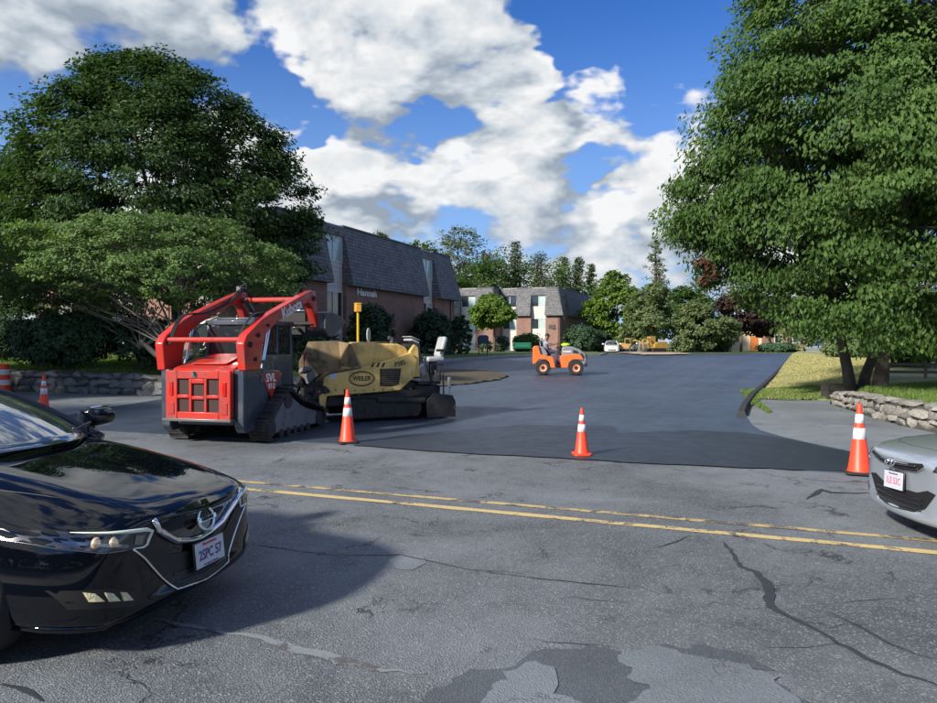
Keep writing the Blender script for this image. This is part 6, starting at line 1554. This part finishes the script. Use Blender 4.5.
# ------------------------------------------------------------ orange combination roller
M_or = pbr('roller_orange', (.85, .16, .025), .4, coat=.5, var=.08, dirt=(.35, .10, .04), dscale=4, damt=.4)
M_rg = pbr('roller_hood_grey', (.20, .21, .235), .35, coat=.5)
M_pink = pbr('wheel_hub_salmon', (.62, .24, .14), .5)
D_ = 35.0; x_, y_ = at(559.5, D_)
RO = empty('road_roller', (x_, y_, zg(x_, y_) + .016), R(-8), 'orange road roller with grey hood driving across the fresh asphalt', 'road roller')
def rp(m, name, mat, bevel=.02, parent=RO, **kw): return m.build(name, mat, parent, bevel=bevel, **kw)
for (wx) in (-.80, .80):
    for k, y in enumerate((-.48, -.16, .16, .48)):
        w_ = empty('wheel', (wx, y, .36)); w_.parent = RO
        m = MB(); m.lathe([(.20, -.13), (.33, -.13), (.36, -.09), (.36, .09), (.33, .13), (.20, .13)], 30, axis='y', cap=False); t_ = m.build('tyre', M_rubber, w_, smooth=True, autos=40); fixn(t_)
        m = MB(); m.lathe([(.08, -.06), (.21, -.10), (.235, -.125), (.235, .125), (.21, .1), (.08, .06)], 26, axis='y'); q_ = m.build('rim', M_pink, w_, autos=35); fixn(q_)
        m = MB(); m.lathe([(.085, -.10), (.085, .10)], 14, axis='y'); q_ = m.build('hub', M_mesh, w_, autos=35); fixn(q_)
# rear frame: water tank, fenders, step
m = MB(); m.prism([(-1.30, .52), (-1.30, 1.32), (-1.22, 1.42), (-1.02, 1.42), (-.90, 1.0), (-.30, .88), (-.18, .35), (-.42, .35), (-.48, .62), (-.62, .76), (-.98, .76), (-1.14, .55)], -.60, .60, 'y'); rp(m, 'rear_frame', M_or, .03)
m = MB(); m.prism([(-1.02, 1.36), (-1.0, 1.0), (-.70, .90), (-.55, 1.0), (-.78, 1.40)], -.45, .45, 'y'); rp(m, 'seat_base', M_rg, .03)
m = MB(); m.box((-.62, 0, 1.06), (.44, .46, .10)); m.box((-.84, 0, 1.32), (.10, .44, .50), Matrix.Rotation(R(-14), 3, 'Y')); rp(m, 'seat', M_plastic, .03)
m = MB(); m.tube([(-.80, -.28, 1.0), (-.98, -.28, 1.62), (-.98, .28, 1.62), (-.80, .28, 1.0)], .022, 8); rp(m, 'seat_rail', M_rod, 0)
# front frame and hood
m = MB(); m.prism([(.10, .35), (.02, .86), (.10, .98), (.62, 1.02), (.86, 1.02), (1.10, .92), (1.16, .70), (1.04, .76), (.66, .76), (.48, .62), (.42, .35)], -.58, .58, 'y'); rp(m, 'front_frame', M_or, .03)
m = MB(); m.prism([(.10, .95), (.12, 1.34), (.30, 1.40), (.62, 1.39), (1.0, 1.24), (1.26, 1.02), (1.32, .72), (1.24, .50), (1.12, .50), (1.06, .92)], -.50, .50, 'y'); hd = rp(m, 'hood', M_rg, .05, seg=3)
for s in (-1, 1):
    m = MB(); m.prism([(.66, 1.06), (.66, 1.24), (.86, 1.18), (.98, 1.04)], s * .50, s * .506, 'y'); rp(m, 'hood_vent', M_mesh, 0, hd)
    m = MB(); m.prism([(1.02, .90), (1.02, 1.10), (1.16, 1.0), (1.24, .80)], s * .50, s * .506, 'y'); rp(m, 'hood_vent', M_mesh, 0, hd)
m = MB(); m.box((1.30, 0, .86), (.06, .7, .30)); m.box((1.28, 0, .48), (.14, 1.0, .14)); rp(m, 'front_grille', M_mesh, .02)
for s in (-1, 1):
    m = MB(); m.lathe([(0, 0), (.06, .0), (.06, .04), (0, .04)], 14, (1.20, s * .36, .66), 'x'); rp(m, 'headlight', M_seat, 0)
text_part(RO, 'HAMM', .13, .002, (.36, -.506, 1.14), (R(90), 0, 0), M_letter, bold=.003)
m = MB(); m.box((-.03, 0, .50), (.24, .4, .30)); m.box((-.12, 0, .86), (.10, .5, .55)); rp(m, 'articulation_joint', pbr('dark_red_joint', (.12, .02, .02), .5), .02)
m = MB(); m.tube([(.06, 0, .95), (-.10, 0, 1.38)], .035, 8); pts = [(-.10 + .19 * math.cos(a) * .35, .19 * math.sin(a), 1.42 + .19 * math.cos(a) * .93) for a in [2 * math.pi * k / 24 for k in range(25)]]; m.tube(pts, .016, 6, cap=False); rp(m, 'steering_wheel', M_plastic, 0)
m = MB(); m.box((-.03, 0, 1.20), (.16, .55, .40)); rp(m, 'dashboard', M_mesh, .03)
m = MB(); m.box((-.35, 0, .46), (.56, 1.1, .05)); rp(m, 'floor_plate', M_mesh, .01)
RM = RO.matrix_basis
sp = RM @ Vector((-.66, 0, 1.02))
seated_person('driver in a pale blue shirt and dark cap at the wheel of the orange roller', tuple(sp), R(-8), pbr('pale_blue_shirt', (.28, .32, .42), .85), pbr('blue_jeans', (.03, .05, .11), .9), M_skin, M_mesh, ((.46, .17, .50), (.50, -.17, .46)), None, 1.12)
# lime vest bundled over the console
bm = bmesh.new(); bmesh.ops.create_icosphere(bm, subdivisions=3, radius=.21)
rv = random.Random(3)
for v_ in bm.verts:
    c = v_.co; c *= 1 + .14 * math.sin(c.x * 31 + c.z * 19) * math.cos(c.y * 23) ; c.z *= .5; c.y *= 1.5; c.x *= 1.05
m = MB(); m.add([tuple(v_.co) for v_ in bm.verts], [tuple(q.index for q in f.verts) for f in bm.faces]); bm.free()
vz = RM @ Vector((.30, -.10, 1.46)); o = m.build('safety_vest', pbr('lime_cloth', (.40, .55, .04), .8, var=.3, vscale=9), None, smooth=True); o.location = tuple(vz); tag(o, 'lime yellow safety vest bundled on the hood of the orange roller', 'safety vest')

# ------------------------------------------------------------ furniture of the lot
M_bench = pbr('bench_green', (.03, .22, .13), .5)
x_, y_ = at(523, 74); B_ = empty('bench', (x_, y_, zg(x_, y_) + .12), R(8), 'long green slatted bench on the grass before the sunlit building', 'bench')
for k in range(4):
    m = MB(); m.box((0, .02 + .13 * k, .48), (2.0, .10, .04)); m.build('seat_slat', M_bench, B_)
for k in range(4):
    m = MB(); m.box((0, .50 + .02 * k, .62 + .13 * k), (2.0, .04, .10)); m.build('back_slat', M_bench, B_)
for s in (-.85, .85):
    m = MB(); m.box((s, .1, .24), (.06, .06, .48)); m.box((s, .50, .5), (.06, .06, 1.0)); m.build('leg', M_trim, B_)
x_, y_ = at(483, 55); MBX = empty('parcel_box', (x_, y_, zg(x_, y_) + .16), R(10), 'dark blue box on two posts beside the footpath, before the brick buildings', 'post box')
m = MB(); m.prism([(-.40, .95), (.40, .95), (.40, 1.50), (.25, 1.62), (-.25, 1.62), (-.40, 1.50)], -.25, .25, 'y'); m.build('box', pbr('box_blue', (.03, .05, .09), .5), MBX, bevel=.03)
for s in (-.33, .33):
    m = MB(); m.box((s, 0, .48), (.07, .07, .96)); m.build('post', M_trim, MBX)
# planter box by the maple
M_timber = pbr('dark_timber', (.055, .048, .042), .85, var=.35, vscale=5, bump=.6, bscale=20)
x_, y_ = at(845, 21.6); PL = empty('timber_planter', (x_, y_, zr(x_, y_) + .05), R(-14), 'low dark timber box beside the trunks of the big maple', 'planter')
for k in range(2):
    for (c, s_) in (((0, -.3, .11 + .2 * k), (1.06, .07, .19)), ((0, .3, .11 + .2 * k), (1.06, .07, .19)), ((-.56, 0, .11 + .2 * k), (.07, .67, .19)), ((.56, 0, .11 + .2 * k), (.07, .67, .19))):
        m = MB(); m.box(c, s_); m.build('plank', M_timber, PL, bevel=.006)
for sx_ in (-.56, .56):
    m = MB(); m.box((sx_, -.3, .22), (.11, .11, .46)); m.build('corner_post', M_timber, PL, bevel=.006)
m = MB(); m.box((0, 0, .30), (1.02, .54, .04)); m.build('soil', MATS['mulch'], PL)
# low rail fence behind the maple
M_wood = pbr('weathered_wood', (.16, .13, .10), .9, var=.3, vscale=5)
fx0, fx1 = at(888, 26), at(990, 25); FN = empty('rail_fence', (fx0[0], fx0[1], zr(*fx0) + .05), math.atan2(fx1[1] - fx0[1], fx1[0] - fx0[0]), 'low weathered rail fence on the grass behind the big maple', 'fence'); FN['kind'] = 'thing'
for k in range(4):
    m = MB(); m.box((k * 1.2, 0, .32), (.09, .09, .72)); m.build('post', M_wood, FN, bevel=.006)
for z in (.28, .56):
    m = MB(); m.box((1.8, 0, z), (3.7, .04, .10)); m.build('rail', M_wood, FN)

# ------------------------------------------------------------ far houses and diggers
def house(label, px, D, w, dpt, h, wallm, roofm, rz=0., ridge=1.6, zb=.6, wins=(), door=None):
    x, y = at(px, D); H_ = empty('house', (x, y, zb), rz, label, 'house')
    m = MB(); m.box((0, dpt / 2, h / 2), (w, dpt, h)); m.build('wall', wallm, H_)
    m = MB(); m.add([(-w / 2 - .3, -.3, h), (w / 2 + .3, -.3, h), (w / 2 + .3, dpt + .3, h), (-w / 2 - .3, dpt + .3, h), (-w / 2 - .3, dpt / 2, h + ridge), (w / 2 + .3, dpt / 2, h + ridge)], [(0, 1, 5, 4), (2, 3, 4, 5), (0, 4, 3), (1, 2, 5), (0, 3, 2, 1)]); rf_ = m.build('roof', roofm, H_)
    m = MB(); m.box((w * .2, dpt / 2, h + ridge), (.6, .6, 1.2)); m.build('chimney', M_brick, rf_)
    for (wx, wz, ww, wh) in wins:
        m = MB(); m.box((wx, -.02, wz), (ww, .10, wh)); f_ = m.build('window', M_frame, H_)
        m = MB(); m.box((wx, -.06, wz), (ww - .16, .05, wh - .16)); m.build('pane', M_glass, f_)
    if door:
        m = MB(); m.box((door[0], -.03, 1.05), (1.1, .1, 2.1)); m.build('door', pbr('orange_door', (.55, .18, .05), .5), H_)
    return H_
M_cream = pbr('cream_render', (.62, .55, .40), .85); M_hroof = pbr('dark_roof', (.05, .05, .06), .85); M_whitew = pbr('white_boards', (.62, .62, .62), .7)
house('cream walled house with orange door seen under the purple tree', 758, 104, 9.5, 7, 3.4, M_cream, M_hroof, 0, 1.6, wins=((-3.4, 1.8, 1.2, 1.1), (2.2, 1.6, 1.8, 1.3)), door=(-.6,))
house('brick house with dark roof right of the cream house, half hidden by leaves', 787, 100, 5.2, 7, 4.0, M_brick, M_hroof, R(-10), 2.4, wins=((-1.2, 1.7, 1.0, 1.2), (1.2, 1.7, 1.0, 1.2)))
house('small white boarded house behind the white parked car', 612, 118, 9, 6, 2.8, M_whitew, M_hroof, R(10), 1.3, wins=((-2, 1.5, 1.2, 1.1), (2, 1.5, 1.2, 1.1)))
house('tall white house partly seen above the cream one', 779, 122, 6, 7, 5.6, M_whitew, M_hroof, R(5), 2.0, wins=((-1, 4.2, 1, 1.2), (1.4, 4.2, 1, 1.2)))
M_dig = pbr('digger_yellow', (.36, .22, .05), .5, dirt=(.2, .12, .04), dscale=2, damt=.5)
def digger(label, px, D, rz, k=1.):
    x, y = at(px, D); g = empty('digger', (x, y, zg(x, y) + .05), rz, label, 'digger'); g.scale = (k, k, k)
    for s in (-1, 1):
        m = MB(); m.prism([(-1.3, .3), (-1.1, .62), (1.1, .62), (1.3, .3), (1.1, .02), (-1.1, .02)], s * .55, s * .95, 'y'); m.build('track', M_oil, g, bevel=.04)
    m = MB(); m.prism([(-1.5, .8), (-1.55, 1.35), (-1.2, 1.7), (.2, 1.6), (.9, 1.2), (.9, .7), (-1.2, .66)], -.95, .95, 'y'); m.build('housing', M_dig, g, bevel=.05)
    m = MB(); m.prism([(.0, 1.5), (.05, 2.5), (1.0, 2.45), (1.2, 1.4), (.9, .9)], -.9, .0, 'y'); cb = m.build('cab', M_dig, g, bevel=.04)
    m = MB(); m.prism([(.14, 1.55), (.18, 2.35), (.92, 2.3), (1.05, 1.5)], -.92, -.88, 'y'); m.build('window', M_dglass, cb)
    m = MB(); m.prism([(.8, 1.1), (1.5, 2.3), (2.5, 2.0), (2.6, 1.8), (1.6, 2.05), (1.1, 1.0)], .15, .5, 'y'); m.prism([(2.45, 2.1), (2.7, 1.9), (2.5, .5), (2.3, .5)], .18, .46, 'y'); m.build('boom', M_dig, g, bevel=.02)
    m = MB(); m.prism([(2.2, .6), (2.7, .55), (2.75, .2), (2.5, .0), (2.1, .15)], 0, .65, 'y'); m.build('bucket', M_steel, g, bevel=.02)
    return g
digger('larger yellow digger parked at the far end of the lot under the pine', 656, 80, R(200), .74)
digger('smaller yellow digger left of the larger one at the far end of the lot', 625, 83, R(-20), .66)
